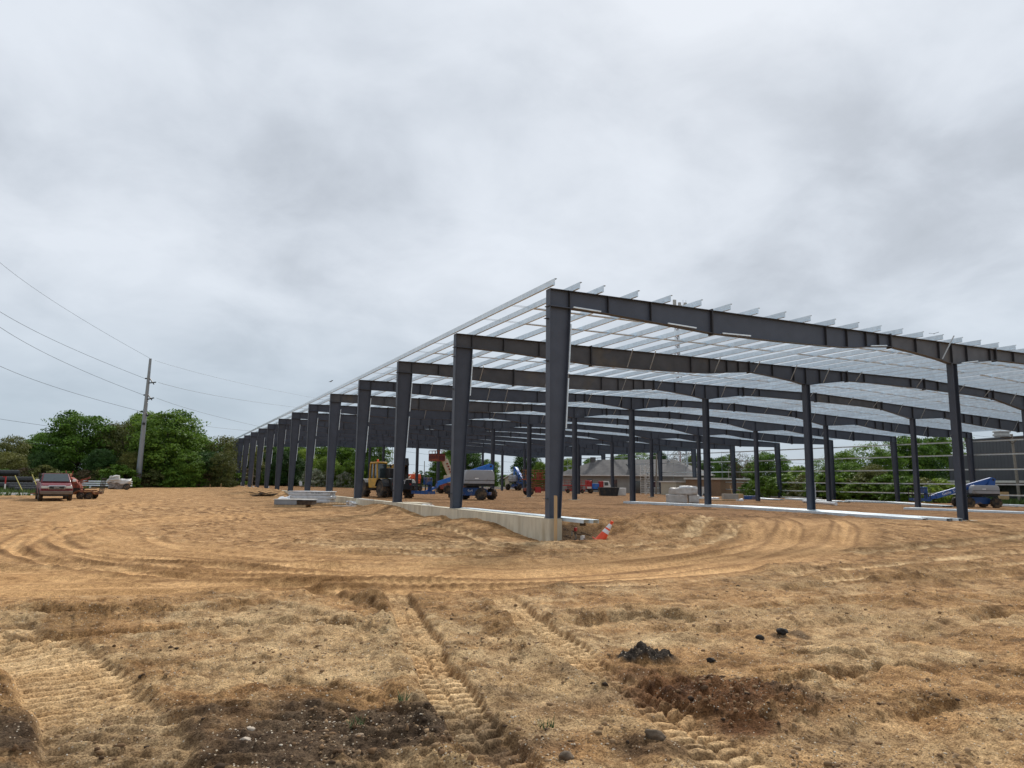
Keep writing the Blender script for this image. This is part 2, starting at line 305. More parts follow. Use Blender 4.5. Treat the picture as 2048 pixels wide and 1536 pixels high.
def ground_fields(x, y):
    z = base_z(x, y)
    r = np.hypot(x-CAM[0], y-CAM[1])
    wx = x+.25*fbm(x, y, .9, 3); wy = y+.25*fbm(y+9, x, .9, 3)
    rough = np.ones_like(x); dark = np.zeros_like(x); red = np.zeros_like(x); pale = np.zeros_like(x); road = np.zeros_like(x); brown = np.zeros_like(x)
    inside = sst(x, 0, 1)*sst(y, -2, 4)
    # --- main haul road
    lane = np.zeros_like(x); streak = np.zeros_like(x)
    roads = [([(-500, 1160), (-100, 1168), (300, 1163), (700, 1160), (1050, 1150), (1330, 1130), (1520, 1102), (1620, 1075), (1610, 1055), (1500, 1042), (1300, 1036), (1100, 1020)], 3.4),
             ([(640, 1032), (420, 1040), (200, 1056), (60, 1078), (60, 1100), (200, 1120), (480, 1140), (800, 1150)], 2.6),
             ([(300, 1010), (180, 1030), (150, 1060), (250, 1090), (520, 1115), (900, 1125)], 2.4)]
    for k, (p, w) in enumerate(roads):
        i, l, s, T = dist_poly(x, y, pl(p), w)
        q = np.abs(l)+.5*fbm(x[i], y[i], .5, 3)
        mk = 1-sst(q, w*.38, w*.62); road[i] = np.maximum(road[i], mk*(1 if k == 0 else .75))
        g = np.zeros_like(l)
        for f, a, ph in ((2.1, .014, 0), (5.3, .009, 1.), (11., .005, 2.3)):
            g += a*np.sin(l*f*2.1+ph+1.4*fbm(s*.12, l*.3, 1., 3)*6)
        lane[i] += g*1.5*mk; streak[i] += mk*(.8*np.sin(l*4.2+1.+5*fbm(s*.1, l*.3, 1., 3))+.7*np.sin(l*11+2.3+6*fbm(s*.12, l*.4, 1., 3))+.6*np.sin(l*23+6*fbm(s*.2, l*.4, 1., 3)))*(.6+.8*fbm(s, l, .15, 3))
        lane[i] += .03*mk*(np.abs((l % .9)-.45) < .1)*sst(fbm(s, l, .07, 2), -.1, .2)*(.4+.6*np.sin(s*2*math.pi/.16)**2)
        e = np.exp(-((q-w*.55)/.28)**2); lane[i] += .045*e*(.4+1.2*np.clip(fbm(x[i], y[i], 1.6, 4)+.3, 0, 1))
    rough = rough*(1-.88*road)
    z = z+lane
    # --- thin worn tyre lines over the yard
    tl = [[(700, 1020), (450, 1032), (230, 1052), (120, 1078), (170, 1105), (420, 1128), (760, 1142)], [(720, 1030), (500, 1040), (330, 1058), (300, 1080), (420, 1104), (700, 1120), (900, 1128)],
          [(600, 1012), (330, 1024), (100, 1046), (-40, 1070)], [(640, 1016), (360, 1030), (150, 1052), (30, 1085), (60, 1112), (240, 1140), (520, 1156)], [(-60, 1024), (160, 1018), (420, 1006), (600, 1000)], [(-60, 1034), (200, 1026), (460, 1012), (640, 1004)],
          [(-60, 1120), (150, 1136), (420, 1148), (900, 1156), (1250, 1140), (1460, 1112), (1560, 1085), (1560, 1062), (1440, 1045)], [(-60, 1138), (300, 1158), (900, 1166), (1300, 1148), (1560, 1116), (1680, 1082), (1650, 1054), (1520, 1036)],
          [(-60, 1180), (300, 1176), (900, 1172), (1300, 1158), (1640, 1120), (1760, 1085)], [(900, 1140), (1240, 1126), (1430, 1102), (1500, 1078), (1470, 1058), (1330, 1042)], [(600, 1070), (760, 1078), (960, 1092), (1150, 1108)], [(560, 1056), (700, 1060), (860, 1072), (1010, 1096)],
          [(200, 1010), (420, 1000), (600, 996)], [(1500, 1034), (1700, 1046), (1900, 1056), (2150, 1062)], [(1450, 1060), (1700, 1066), (1900, 1072), (2150, 1080)], [(1200, 1022), (1400, 1030), (1650, 1040), (1800, 1050)], [(1150, 1012), (1350, 1020), (1600, 1034)]]
    tl += [[(a+14, b+3+(b-1000)*.045) for a, b in p] for p in tl[:13]]
    for k, p in enumerate(tl):
        i, l, s, T = dist_poly(x, y, pl(p), .6)
        a = np.abs(l)+.05*fbm(x[i], y[i], 2.5, 2); end = sst(s, 0, 2)*(1-sst(s, T-2, T))*np.clip(.75+1.6*fbm(s, l*.2, .25, 3), 0, 1.2)
        c_ = (1-sst(a, .12, .2))*end; e_ = np.exp(-((a-.26)/.07)**2)*end
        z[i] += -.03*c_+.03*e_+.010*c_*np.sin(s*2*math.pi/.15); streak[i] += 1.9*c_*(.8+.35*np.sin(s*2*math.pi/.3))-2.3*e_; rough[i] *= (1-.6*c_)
    # --- single wheel ruts (points in a photograph-surveyed plan), width, depth, lug pitch, berm heights left/right
    ruts = [
        ([(790, 1185), (812, 1225), (838, 1275), (866, 1330), (905, 1400), (960, 1475), (1040, 1570)], .38, .07, .14, .03, .075, 1),
        ([(1000, 1190), (1060, 1245), (1120, 1290), (1185, 1340), (1280, 1400), (1385, 1470), (1520, 1560)], .40, .06, .14, .025, .065, 1),
        ([(-60, 1250), (40, 1290), (120, 1345), (180, 1420), (230, 1500), (260, 1600)], .8, .075, .15, .0, .085, 1),
        ([(-60, 1262), (80, 1276), (250, 1268), (450, 1254), (620, 1246), (760, 1240)], .36, .07, .2, .02, .04, 0),
        ([(480, 1172), (590, 1182), (690, 1203), (760, 1235)], .42, .05, .2, .03, .015, 0),
        ([(-40, 1228), (200, 1228), (420, 1222), (560, 1206)], .3, .04, .2, .04, .04, 0),
        ([(1140, 1262), (1210, 1244), (1300, 1238), (1400, 1250)], .5, .09, .2, .08, .0, 0),
        ([(1100, 1098), (1240, 1092), (1370, 1078), (1430, 1062)], .45, .05, .19, .05, .05, 1),
        ([(1040, 1112), (1230, 1106), (1400, 1092), (1470, 1074)], .45, .05, .19, .04, .05, 1),
        ([(1560, 1150), (1760, 1132), (1960, 1112), (2200, 1090)], .5, .06, .22, .04, .05, 1),
        ([(1620, 1165), (1840, 1148), (2060, 1128), (2300, 1104)], .5, .06, .22, .04, .06, 1),
        ([(1700, 1108), (1900, 1092), (2200, 1064)], .5, .05, .22, .04, .04, 1),
        ([(1560, 1185), (1700, 1172), (1900, 1160), (2200, 1140)], .4, .04, .2, .05, .05, 0),
        ([(640, 1100), (800, 1108), (1000, 1112)], .45, .05, .2, .04, .05, 1),
        ([(830, 1050), (900, 1062), (950, 1075), (980, 1092)], .45, .05, .2, .05, .05, 1),
        ([(560, 1085), (760, 1094), (960, 1098)], .45, .04, .2, .04, .03, 1),
        ([(1470, 1342), (1560, 1345), (1680, 1345), (1780, 1338), (1900, 1345)], .2, .05, .15, .02, .03, 2),
        ([(1480, 1362), (1600, 1362), (1750, 1352)], .14, .035, .15, .02, .02, 2),
        ([(1500, 1300), (1640, 1310), (1800, 1325)], .2, .045, .16, .03, .03, 2),
        ([(260, 1330), (480, 1350), (700, 1400), (820, 1440)], .34, .03, .16, .02, .03, 3),
        ([(1180, 1230), (1420, 1222), (1700, 1205), (2100, 1190)], .36, .04, .18, .03, .04, 3),
        ([(1250, 1265), (1500, 1262), (1800, 1240), (2150, 1225)], .36, .04, .18, .03, .03, 3),
        ([(1640, 1400), (1760, 1320), (1900, 1260), (2100, 1210)], .36, .035, .18, .03, .03, 3),
        ([(380, 1180), (560, 1215), (760, 1280), (960, 1350)], .34, .03, .17, .02, .03, 3),
        ([(1700, 1500), (1850, 1440), (2048, 1400)], .4, .04, .2, .04, .04, 0),
    ]
    for (p, w, dp, sp, bl, br, lug) in ruts:
        i, l, s, T = dist_poly(x, y, pl(p), w*2.2)
        xs, ys = x[i], y[i]
        l = l+.2*w*fbm(xs, ys, 1.3, 2)+(.10 if lug == 1 else .22)*w*fbm(xs, ys, 5., 4, .6); s = s+.06*fbm(xs, ys, 1.7, 2)
        end = sst(s, 0, .5)*(1-sst(s, T-.5, T)) if lug != 1 or T < 6 else sst(s, 0, .4)
        wob = 1+.5*fbm(xs, ys, 1.2, 3)
        a = np.abs(l)/(w/2*wob)
        ins = (1-sst(a, .82, 1.15))*end
        mod = .75+1.1*fbm(xs, ys, .8, 2)
        z[i] -= .85*dp*ins*np.clip(mod+.4, .3, 1.5)
        if lug:
            ph = s/sp+(np.abs(l)/w)*(.9 if lug in (1, 3) else 0)+.25*fbm(xs, ys, 2., 2)
            t = ph % 1
            tooth = sst(t, .0, .14)*(1-sst(t, .52, .66))*(1-.6*(np.abs(l) < w*.05)*(w < .6))
            bk = np.clip(.85+2.2*fbm(xs+5, ys, 1.2, 4, .6), .1, 1)*(1 if lug != 3 else .45)
            if lug == 2: z[i] -= .03*tooth*ins
            else: z[i] += .042*tooth*ins*bk*(1-sst(a, .55, .95)*.3)*(.6+.8*np.clip(fbm(xs, ys, 3., 2)+.5, 0, 1))
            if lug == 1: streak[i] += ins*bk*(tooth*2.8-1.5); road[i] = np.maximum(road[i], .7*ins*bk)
            rough[i] = rough[i]*(1-(.85*ins*bk if lug == 1 else 0)); pale[i] = np.maximum(pale[i], .75*ins*(lug == 1)*np.clip(.8+1.5*fbm(xs, ys, 1.2, 3), 0, 1))
        for side, h in ((1, bl), (-1, br)):
            u = (l*side-w/2*wob)/(w*.75)
            e = np.where((u > -.1) & (u < 1.3), np.sin(np.clip((u+.1)/1.4, 0, 1)**.7*math.pi), 0)*end
            z[i] += h*e*(.45+1.1*np.clip(fbm(xs, ys, 2.2, 4, .6)+.25, 0, 1))
            brown[i] = np.maximum(brown[i], (h > .03)*np.clip(e*1.3*(.6+1.5*fbm(xs, ys, 1.6, 3)), 0, 1)*.8)
            rough[i] += 1.1*e*(h > .03)
    # --- rough mounds and eroded edges in the near field
    near = 1-sst(r, 22, 60)
    m1 = fbm(wx, wy, .55, 5, .5); m2 = fbm(x, y, 2.3, 5, .58); m3 = fbm(x, y, 9., 4, .6); m4 = fbm(x, y, 38., 3, .6)
    rid = (.5-np.abs(fbm(wx, wy, 1.15, 4, .55))*4).clip(0, 1)
    rough = np.minimum(rough, 1.25)
    z += near*rough*(.085*m1+.062*m2+.03*rid*sst(m1, -.12, .2)+.055*m3+.03*np.abs(fbm(x, y, 5.5, 3, .55)))+near*.018*m4*(1-.8*road)
    clod = np.clip(fbm(x, y, 13., 3, .6)-.10, 0, 1)*sst(fbm(x, y, .8, 3), -.05, .25)
    z += near*rough*clod*.13
    z += (1-near)*(.12*fbm(x, y, .25, 4))*sst(r, 40, 70)
    # fore-field ridge that closes the haul road
    i, l, s, T = dist_poly(x, y, pl([(-80, 1226), (250, 1216), (430, 1200), (700, 1178), (830, 1172), (1000, 1172), (1150, 1185), (1330, 1190), (1500, 1178), (1640, 1170), (1780, 1180), (1900, 1210)]), 1.6)
    e = np.exp(-(l/.34)**2)*(.25+1.5*np.clip(fbm(x[i], y[i], .9, 4)+.2, 0, 1)); z[i] += .075*e; brown[i] = np.maximum(brown[i], e*.5)
    # --- spoil heap by the wall corner, hole under the overhanging channels
    def blob(cx, cy, rx, ry, rot=0):
        c, s = math.cos(rot), math.sin(rot); dx, dy = x-cx, y-cy
        return np.sqrt(((dx*c+dy*s)/rx)**2+((-dx*s+dy*c)/ry)**2)
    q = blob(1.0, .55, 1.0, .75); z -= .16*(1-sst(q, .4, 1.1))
    q = blob(1.15, .55, 1.1, .6)+fbm(x, y, 2, 3)*.8; brown = np.maximum(brown, 1-sst(q, .5, 1.2)); dark = np.maximum(dark, .6*(1-sst(q, .3, 1.)))  # brown soil in the hole; shade under the channels painted in as dark colour
    q = blob(4.6, .9, 2.3, 1.1, .2); z += .20*np.exp(-q*q)*(1+1.2*m2)
    q = blob(.0, -1.3, 1.9, .5, .1); z += .045*np.exp(-q*q)*(1+2*m2)
    # --- soil colours: dark topsoil, red clay, pale gravel
    def patch(px, py, rx, ry, amt, arr, z0=-.6, soft=.55, sc=1.7, rot=0):
        c = G(px, py, z0); q = blob(c[0], c[1], rx, ry, rot)+1.1*fbm(x, y, sc, 5, .6)
        return np.maximum(arr, amt*(1-sst(q, 1-soft, 1+soft*.5)))
    az = math.atan2(FW[1], FW[0])   # patches lie across the view
    t = az-math.pi/2
    dark = patch(640, 1485, 1.25, .75, .85, dark, rot=t); dark = patch(900, 1450, .6, .62, .8, dark, rot=t); dark = patch(400, 1500, .8, .4, .7, dark, rot=t)
    dark = patch(110, 1485, .75, .45, .85, dark, rot=t); dark = patch(240, 1450, .35, .3, .6, dark, rot=t)
    dark = patch(960, 1450, .22, .7, .95, dark, rot=t+.3); dark = patch(1025, 1390, .3, .22, .85, dark, rot=t); dark = patch(1160, 1350, .25, .22, .7, dark, rot=t)
    dark = patch(1330, 1500, .5, .25, .6, dark, rot=t); dark = patch(1050, 1480, .35, .35, .6, dark, rot=t); dark = patch(1590, 1400, .2, .3, .6, dark, rot=t); dark = patch(1180, 1400, .4, .25, .45, dark, rot=t)
    dark = patch(1640, 1400, .25, .2, .35, dark, rot=t); dark = patch(2040, 1285, .2, .1, .5, dark, rot=t)
    c = G(1292, 1322); q = blob(c[0], c[1], .34, .17, t)+.5*fbm(x, y, 5, 3); hb = 1-sst(q, .6, 1.1); dark = np.maximum(dark, 1.3*hb); z += .085*hb*(1+2.*m3); brown *= 1-hb
    dark = patch(1600, 1270, .12, .18, .8, dark, soft=.4, sc=4, rot=t); dark = patch(1565, 1275, .12, .06, .7, dark, soft=.4, sc=4, rot=t)
    red = patch(1440, 1400, .82, .62, 1.0, red, rot=t-.25); red = patch(1290, 1350, .35, .28, .7, red, rot=t); red = patch(1500, 1455, .34, .26, 1., red, rot=t); red = patch(1120, 1420, .5, .25, .45, red, rot=t); red = patch(1060, 1510, .4, .2, .6, red, rot=t)
    c = G(1440, 1400); q = blob(c[0], c[1], .95, .7, t-.25)+.6*fbm(x, y, 2.5, 3); hb = 1-sst(q, .5, 1.1); z += hb*(.03+.16*np.clip(m3+.05, 0, 1)+.08*np.clip(m2, -.2, 1))
    pale = patch(1180, 1380, .6, .6, .7, pale, rot=t); pale = patch(1290, 1280, .9, .45, .9, pale, rot=t); pale = patch(500, 1240, 1.1, .35, .85, pale, rot=t); pale = patch(580, 1300, 1.3, .4, .7, pale, rot=t)
    pale = patch(250, 1310, 1.2, .3, .6, pale, rot=t); pale = patch(1600, 1240, 2.6, 1.0, .55, pale, rot=t); pale = patch(1750, 1480, 1.4, .5, .5, pale, rot=t); pale = patch(1480, 1530, .4, .3, .9, pale, rot=t); pale = patch(1220, 1460, .35, .25, .6, pale, rot=t)
    pale = patch(900, 1090, 3.5, 1.6, .5, pale, rot=t); pale = patch(1050, 1090, 1.5, .8, .7, pale, rot=t)
    pale = np.maximum(pale, .75*sst(fbm(x, y, .7, 6, .6), -.02, .12)*(1-road)*(1-inside)*(1-sst(r, 9, 18)))
    dark *= (1-.7*pale*(dark < 1))
    damp = sst(fbm(x+3, y+7, .9, 6, .62), .04, .17)*(1-road)*(1-inside)*(1-sst(r, 14, 26)); brown = np.maximum(brown, .85*damp)
    dark = np.maximum(dark, .8*sst(fbm(x+31, y+2, 1.1, 6, .62), .03, .13)*(1-sst(r, 4.6, 6.2))*(1-road))
    # harrowed corrugations on the dark topsoil
    c = G(620, 1490); q = blob(c[0], c[1], 2.2, .9, t); hb = 1-sst(q, .6, 1.1)
    v = (x-c[0])*math.cos(az)+(y-c[1])*math.sin(az)+.25*((x-c[0])*math.sin(az)-(y-c[1])*math.cos(az))*.4
    z += .034*hb*np.sin(v*2*math.pi/.19+2.2*fbm(x, y, 1.1, 3)*3)*(.5+fbm(x, y, 2.1, 2))
    # far side: grass and dark earth
    grass = sst(y+.35*x, 84, 92)*(x < -1)*1.0
    grass = np.maximum(grass, (1-sst(x, -30, -16.8+.6*fbm(x, y, .4, 2)))*sst(y, 40, 46)*.9)
    grass = np.maximum(grass, sst(x, 62.5, 63.5)*.95)
    grass = np.maximum(grass, sst(y, 108, 116)*.9)
    dk = np.exp(-((y-95)/9)**2)*sst(x, -14.5, -12)*(1-sst(x, -4, -1))
    dark = np.maximum(dark, .75*dk*np.clip(.8+1.2*fbm(x, y, .6, 3), 0, 1)); z += dk*.15*(1+2*fbm(x, y, .8, 4))
    dark = np.maximum(dark, .6*(1-sst(x, -19, -17))*np.exp(-((y-41)/2.2)**2))
    z += grass*.05*fbm(x, y, 2., 4)
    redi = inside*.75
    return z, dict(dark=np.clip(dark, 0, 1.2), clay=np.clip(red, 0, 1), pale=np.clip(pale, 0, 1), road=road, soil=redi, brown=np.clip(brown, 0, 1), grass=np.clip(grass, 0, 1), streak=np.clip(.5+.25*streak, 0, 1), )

def build_ground():
    th = np.concatenate([np.linspace(-180, -43, 46)[:-1], np.linspace(-43, 43, 900), np.linspace(43, 180, 46)[1:-1]])
    el = np.concatenate([np.linspace(80, 31, 14)[:-1], np.linspace(31, 1.05, 650)])
    rr = 1.64/np.tan(np.radians(el)); rr = np.concatenate([rr, [95, 101, 108, 116, 125, 140, 160, 190, 240, 320, 450, 700, 1200, 2000]])
    base = math.degrees(math.atan2(FW[1], FW[0])); A = np.radians(base-th)
    nT, nR = len(A), len(rr)
    X = CAM[0]+np.outer(rr, np.cos(A)); Y = CAM[1]+np.outer(rr, np.sin(A)); x = X.ravel(); y = Y.ravel()
    z, at = ground_fields(x, y)
    co = np.empty((len(x)+1, 3)); co[:-1, 0] = x; co[:-1, 1] = y; co[:-1, 2] = z; co[-1] = (CAM[0], CAM[1], -.6)
    i = np.arange(nR-1)[:, None]*nT; j = np.arange(nT)[None, :]; j2 = (j+1) % nT
    q = np.stack([i+j, i+nT+j, i+nT+j2, i+j2], -1).reshape(-1, 4)[:, ::-1]
    tri = np.stack([np.full(nT, len(x)), np.arange(nT), (np.arange(nT)+1) % nT], -1)[:, ::-1]
    me = bpy.data.meshes.new('ground'); nq = len(q)
    me.vertices.add(len(co)); me.vertices.foreach_set('co', co.ravel())
    li = np.concatenate([q.ravel(), tri.ravel()]).astype(np.int32); me.loops.add(len(li)); me.loops.foreach_set('vertex_index', li)
    st = np.concatenate([np.arange(nq)*4, nq*4+np.arange(nT)*3]).astype(np.int32)
    me.polygons.add(len(st)); me.polygons.foreach_set('loop_start', st)
    me.polygons.foreach_set('loop_total', np.concatenate([np.full(nq, 4), np.full(nT, 3)]).astype(np.int32))
    me.update(calc_edges=True); me.shade_smooth()
    for k, v in at.items():
        a = me.attributes.new(k, 'FLOAT', 'POINT'); a.data.foreach_set('value', np.concatenate([v, [0]]).astype(np.float32))
    return me
def ground_material():
    M = bpy.data.materials.new('earth'); M.use_nodes = True; t = M.node_tree; n = t.nodes; l = t.links
    b = n['Principled BSDF']; b.inputs['Roughness'].default_value = .95; b.inputs['Specular IOR Level'].default_value = .15
    tc = n.new('ShaderNodeTexCoord'); P = tc.outputs['Object']
    def nz(s, d=6, r=.6, dist=0):
        q = n.new('ShaderNodeTexNoise'); q.inputs['Scale'].default_value = s; q.inputs['Detail'].default_value = d; q.inputs['Roughness'].default_value = r; q.inputs['Distortion'].default_value = dist
        l.new(P, q.inputs['Vector']); return q.outputs[0]
    def ramp(v, st):
        q = n.new('ShaderNodeValToRGB'); l.new(v, q.inputs[0]); e = q.color_ramp.elements
        while len(e) < len(st): e.new(.5)
        for i, (p, c) in enumerate(st): e[i].position = p; e[i].color = tuple(c)+(1,) if len(c) == 3 else c
        return q.outputs[0]
    def mixc(f, a, c, bl='MIX'):
        q = n.new('ShaderNodeMixRGB'); q.blend_type = bl
        for i, v in enumerate((f, a, c)):
            if isinstance(v, (int, float)): q.inputs[i].default_value = v
            elif isinstance(v, tuple): q.inputs[i].default_value = v+(1,)
            else: l.new(v, q.inputs[i])
        return q.outputs[0]
    def mt(op, a, c=None):
        q = n.new('ShaderNodeMath'); q.operation = op; q.use_clamp = op in ('MULTIPLY', 'ADD') and False
        for i, v in enumerate((a, c)):
            if v is None: continue
            if isinstance(v, (int, float)): q.inputs[i].default_value = v
            else: l.new(v, q.inputs[i])
        return q.outputs[0]
    def at(k):
        q = n.new('ShaderNodeAttribute'); q.attribute_name = k; return q.outputs['Fac']
    c = ramp(nz(1.6, 9, .68), [(.30, (.18, .095, .036)), (.43, (.33, .185, .080)), (.55, (.46, .272, .125)), (.70, (.60, .395, .21))])
    c = mixc(at('road'), c, ramp(nz(.9, 5), [(.3, (.37, .205, .085)), (.7, (.53, .32, .148))]))
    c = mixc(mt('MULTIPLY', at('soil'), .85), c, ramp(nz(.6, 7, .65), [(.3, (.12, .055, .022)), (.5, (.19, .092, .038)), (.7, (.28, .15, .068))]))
    c = mixc(mt('MULTIPLY', at('brown'), .75), c, ramp(nz(4, 6), [(.3, (.13, .072, .028)), (.7, (.27, .16, .068))]))
    c = mixc(mt('MULTIPLY', at('pale'), .8), c, ramp(nz(3, 8), [(.3, (.41, .275, .14)), (.7, (.70, .525, .31))]))
    c = mixc(at('clay'), c, ramp(nz(5, 8, .65), [(.3, (.075, .035, .018)), (.5, (.15, .07, .03)), (.7, (.26, .13, .06))]))
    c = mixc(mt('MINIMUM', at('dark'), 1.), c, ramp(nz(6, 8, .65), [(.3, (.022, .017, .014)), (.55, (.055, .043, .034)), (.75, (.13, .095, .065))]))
    c = mixc(at('grass'), c, ramp(nz(1.5, 8, .65), [(.3, (.035, .06, .014)), (.6, (.075, .12, .03)), (.75, (.16, .15, .06))]))
    c = mixc(.85, c, mixc(1., c, ramp(at('streak'), [(.05, (.50, .45, .40)), (.5, (1., 1., 1.)), (.95, (1.32, 1.36, 1.40))]), 'MULTIPLY'))
    # grit: fine speckle in light and dark
    g1 = nz(70, 2, .6); sp = ramp(g1, [(.36, (.50, .46, .41)), (.5, (1., 1., 1.)), (.62, (1.42, 1.42, 1.38))])
    ng = mt('SUBTRACT', 1., mt('MULTIPLY', at('grass'), .6))
    c = mixc(mt('MULTIPLY', ng, .8), c, mixc(1., c, sp, 'MULTIPLY'))
    g2 = nz(14, 2, .5); c = mixc(.85, c, mixc(1., c, ramp(g2, [(.34, (.72, .69, .66)), (.5, (1., 1., 1.)), (.66, (1.16, 1.16, 1.14))]), 'MULTIPLY'))
    c = mixc(mt('SUBTRACT', .85, mt('MULTIPLY', at('road'), .68)), c, mixc(1., c, ramp(nz(3.6, 5, .62), [(.37, (.50, .45, .40)), (.48, (.95, .94, .93)), (.64, (1.22, 1.24, 1.24))]), 'MULTIPLY'))
    vo = n.new('ShaderNodeTexVoronoi'); vo.inputs['Scale'].default_value = 42; l.new(P, vo.inputs['Vector'])
    wn = n.new('ShaderNodeSeparateColor'); l.new(vo.outputs['Color'], wn.inputs[0])
    peb = mt('MULTIPLY', mt('LESS_THAN', vo.outputs['Distance'], .26), mt('GREATER_THAN', wn.outputs[0], .82))
    peb = mt('MULTIPLY', peb, mt('SUBTRACT', 1., at('road')))
    c = mixc(mt('MULTIPLY', peb, ng), c, ramp(wn.outputs[1], [(.0, (.22, .15, .09)), (.5, (.52, .42, .30)), (1., (.68, .60, .48))]))
    l.new(c, b.inputs['Base Color'])
    hgt = mt('ADD', mt('MULTIPLY', nz(26, 5, .7), 1.), mt('ADD', mt('MULTIPLY', nz(90, 3, .6), .35), mt('MULTIPLY', peb, .3)))
    amp = mt('SUBTRACT', 1., mt('MULTIPLY', at('road'), .75))
    bp = n.new('ShaderNodeBump'); bp.inputs['Distance'].default_value = .035; l.new(mt('MULTIPLY', hgt, amp), bp.inputs['Height']); bp.inputs['Strength'].default_value = .9
    l.new(bp.outputs[0], b.inputs['Normal']); return M
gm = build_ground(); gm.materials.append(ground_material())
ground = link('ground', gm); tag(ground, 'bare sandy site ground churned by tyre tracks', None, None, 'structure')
def gz(x, y):
    a = np.array([x], float); b = np.array([y], float); return float(ground_fields(a, b)[0][0])
def bz(x, y): return float(base_z(np.array([x], float), np.array([y], float))[0])

# ------------------------------------------------------------------ steel building
BAY = 7.62; YF = [i*BAY for i in range(14)]
for i, d in ((0, .1), (2, -.12), (3, -.22), (4, -.18), (5, -.08)): YF[i] += d
XA, XB, XC = 19.26, 38.5, 57.8
def zt(X): return float(np.interp(X, [0, 28.9, 57.8], [6.79, 7.05, 6.03]))
BOT = [(0, 6.27), (.72, 6.25), (2.1, 6.24), (3.73, 6.17), (6.28, 6.05), (9, 6.07), (11.75, 6.14), (12.9, 6.19), (13.95, 6.31), (15.38, 6.45), (16.92, 6.34), (18.37, 6.2), (19.0, 6.10), (19.55, 6.10), (20.24, 6.22), (22.3, 6.50), (24.4, 6.53), (28.7, 6.51), (33, 6.43), (35.2, 6.34), (38.2, 5.83), (38.8, 5.83), (42.2, 6.07), (44.5, 5.81), (47, 5.64), (51.5, 5.42), (54, 5.46), (57.1, 5.50), (57.8, 5.50)]
def zb(X): return float(np.interp(X, [p[0] for p in BOT], [p[1] for p in BOT]))
bld = thing('steel_building_frame', 'open grey steel frame of a long low building with bare roof purlins', 'building frame', (0, 0, 0))
def isec(mb, prof_top, prof_bot, w, y=0, tf=.016, tw=.01):
    """I-beam along x: web between two profiles, flanges w wide"""
    n = len(prof_top)
    mb.prism([p for p in prof_bot]+[p for p in reversed(prof_top)], y-tw/2, y+tw/2)
    for pr, s in ((prof_top, 1), (prof_bot, -1)):
        q = [p for p in pr]+[(p[0], p[1]+s*tf) for p in reversed(pr)]
        mb.prism(q, y-w/2, y+w/2)
SPL = [0, 6.28, 15.38, 22.3, 28.7, 35.2, 42.2, 51.5, 57.8]
STF = [.69, 2.09, 3.73, 11.75, 12.88, 13.95, 14.67, 16.92, 18.37, 19.21, 20.24, 21.88, 23.63, 27.5, 29.9, 34.6, 38.5, 44.5, 45.5, 46.6, 49, 54.4, 57.1]
braces_x = [4.32, 8.13, 9.36, 13.12, 15.62, 18.1, 20.42, 22.89, 27.9, 31.7, 34.2, 36.8, 39.3, 43.1, 46.9, 50.7, 54.5]
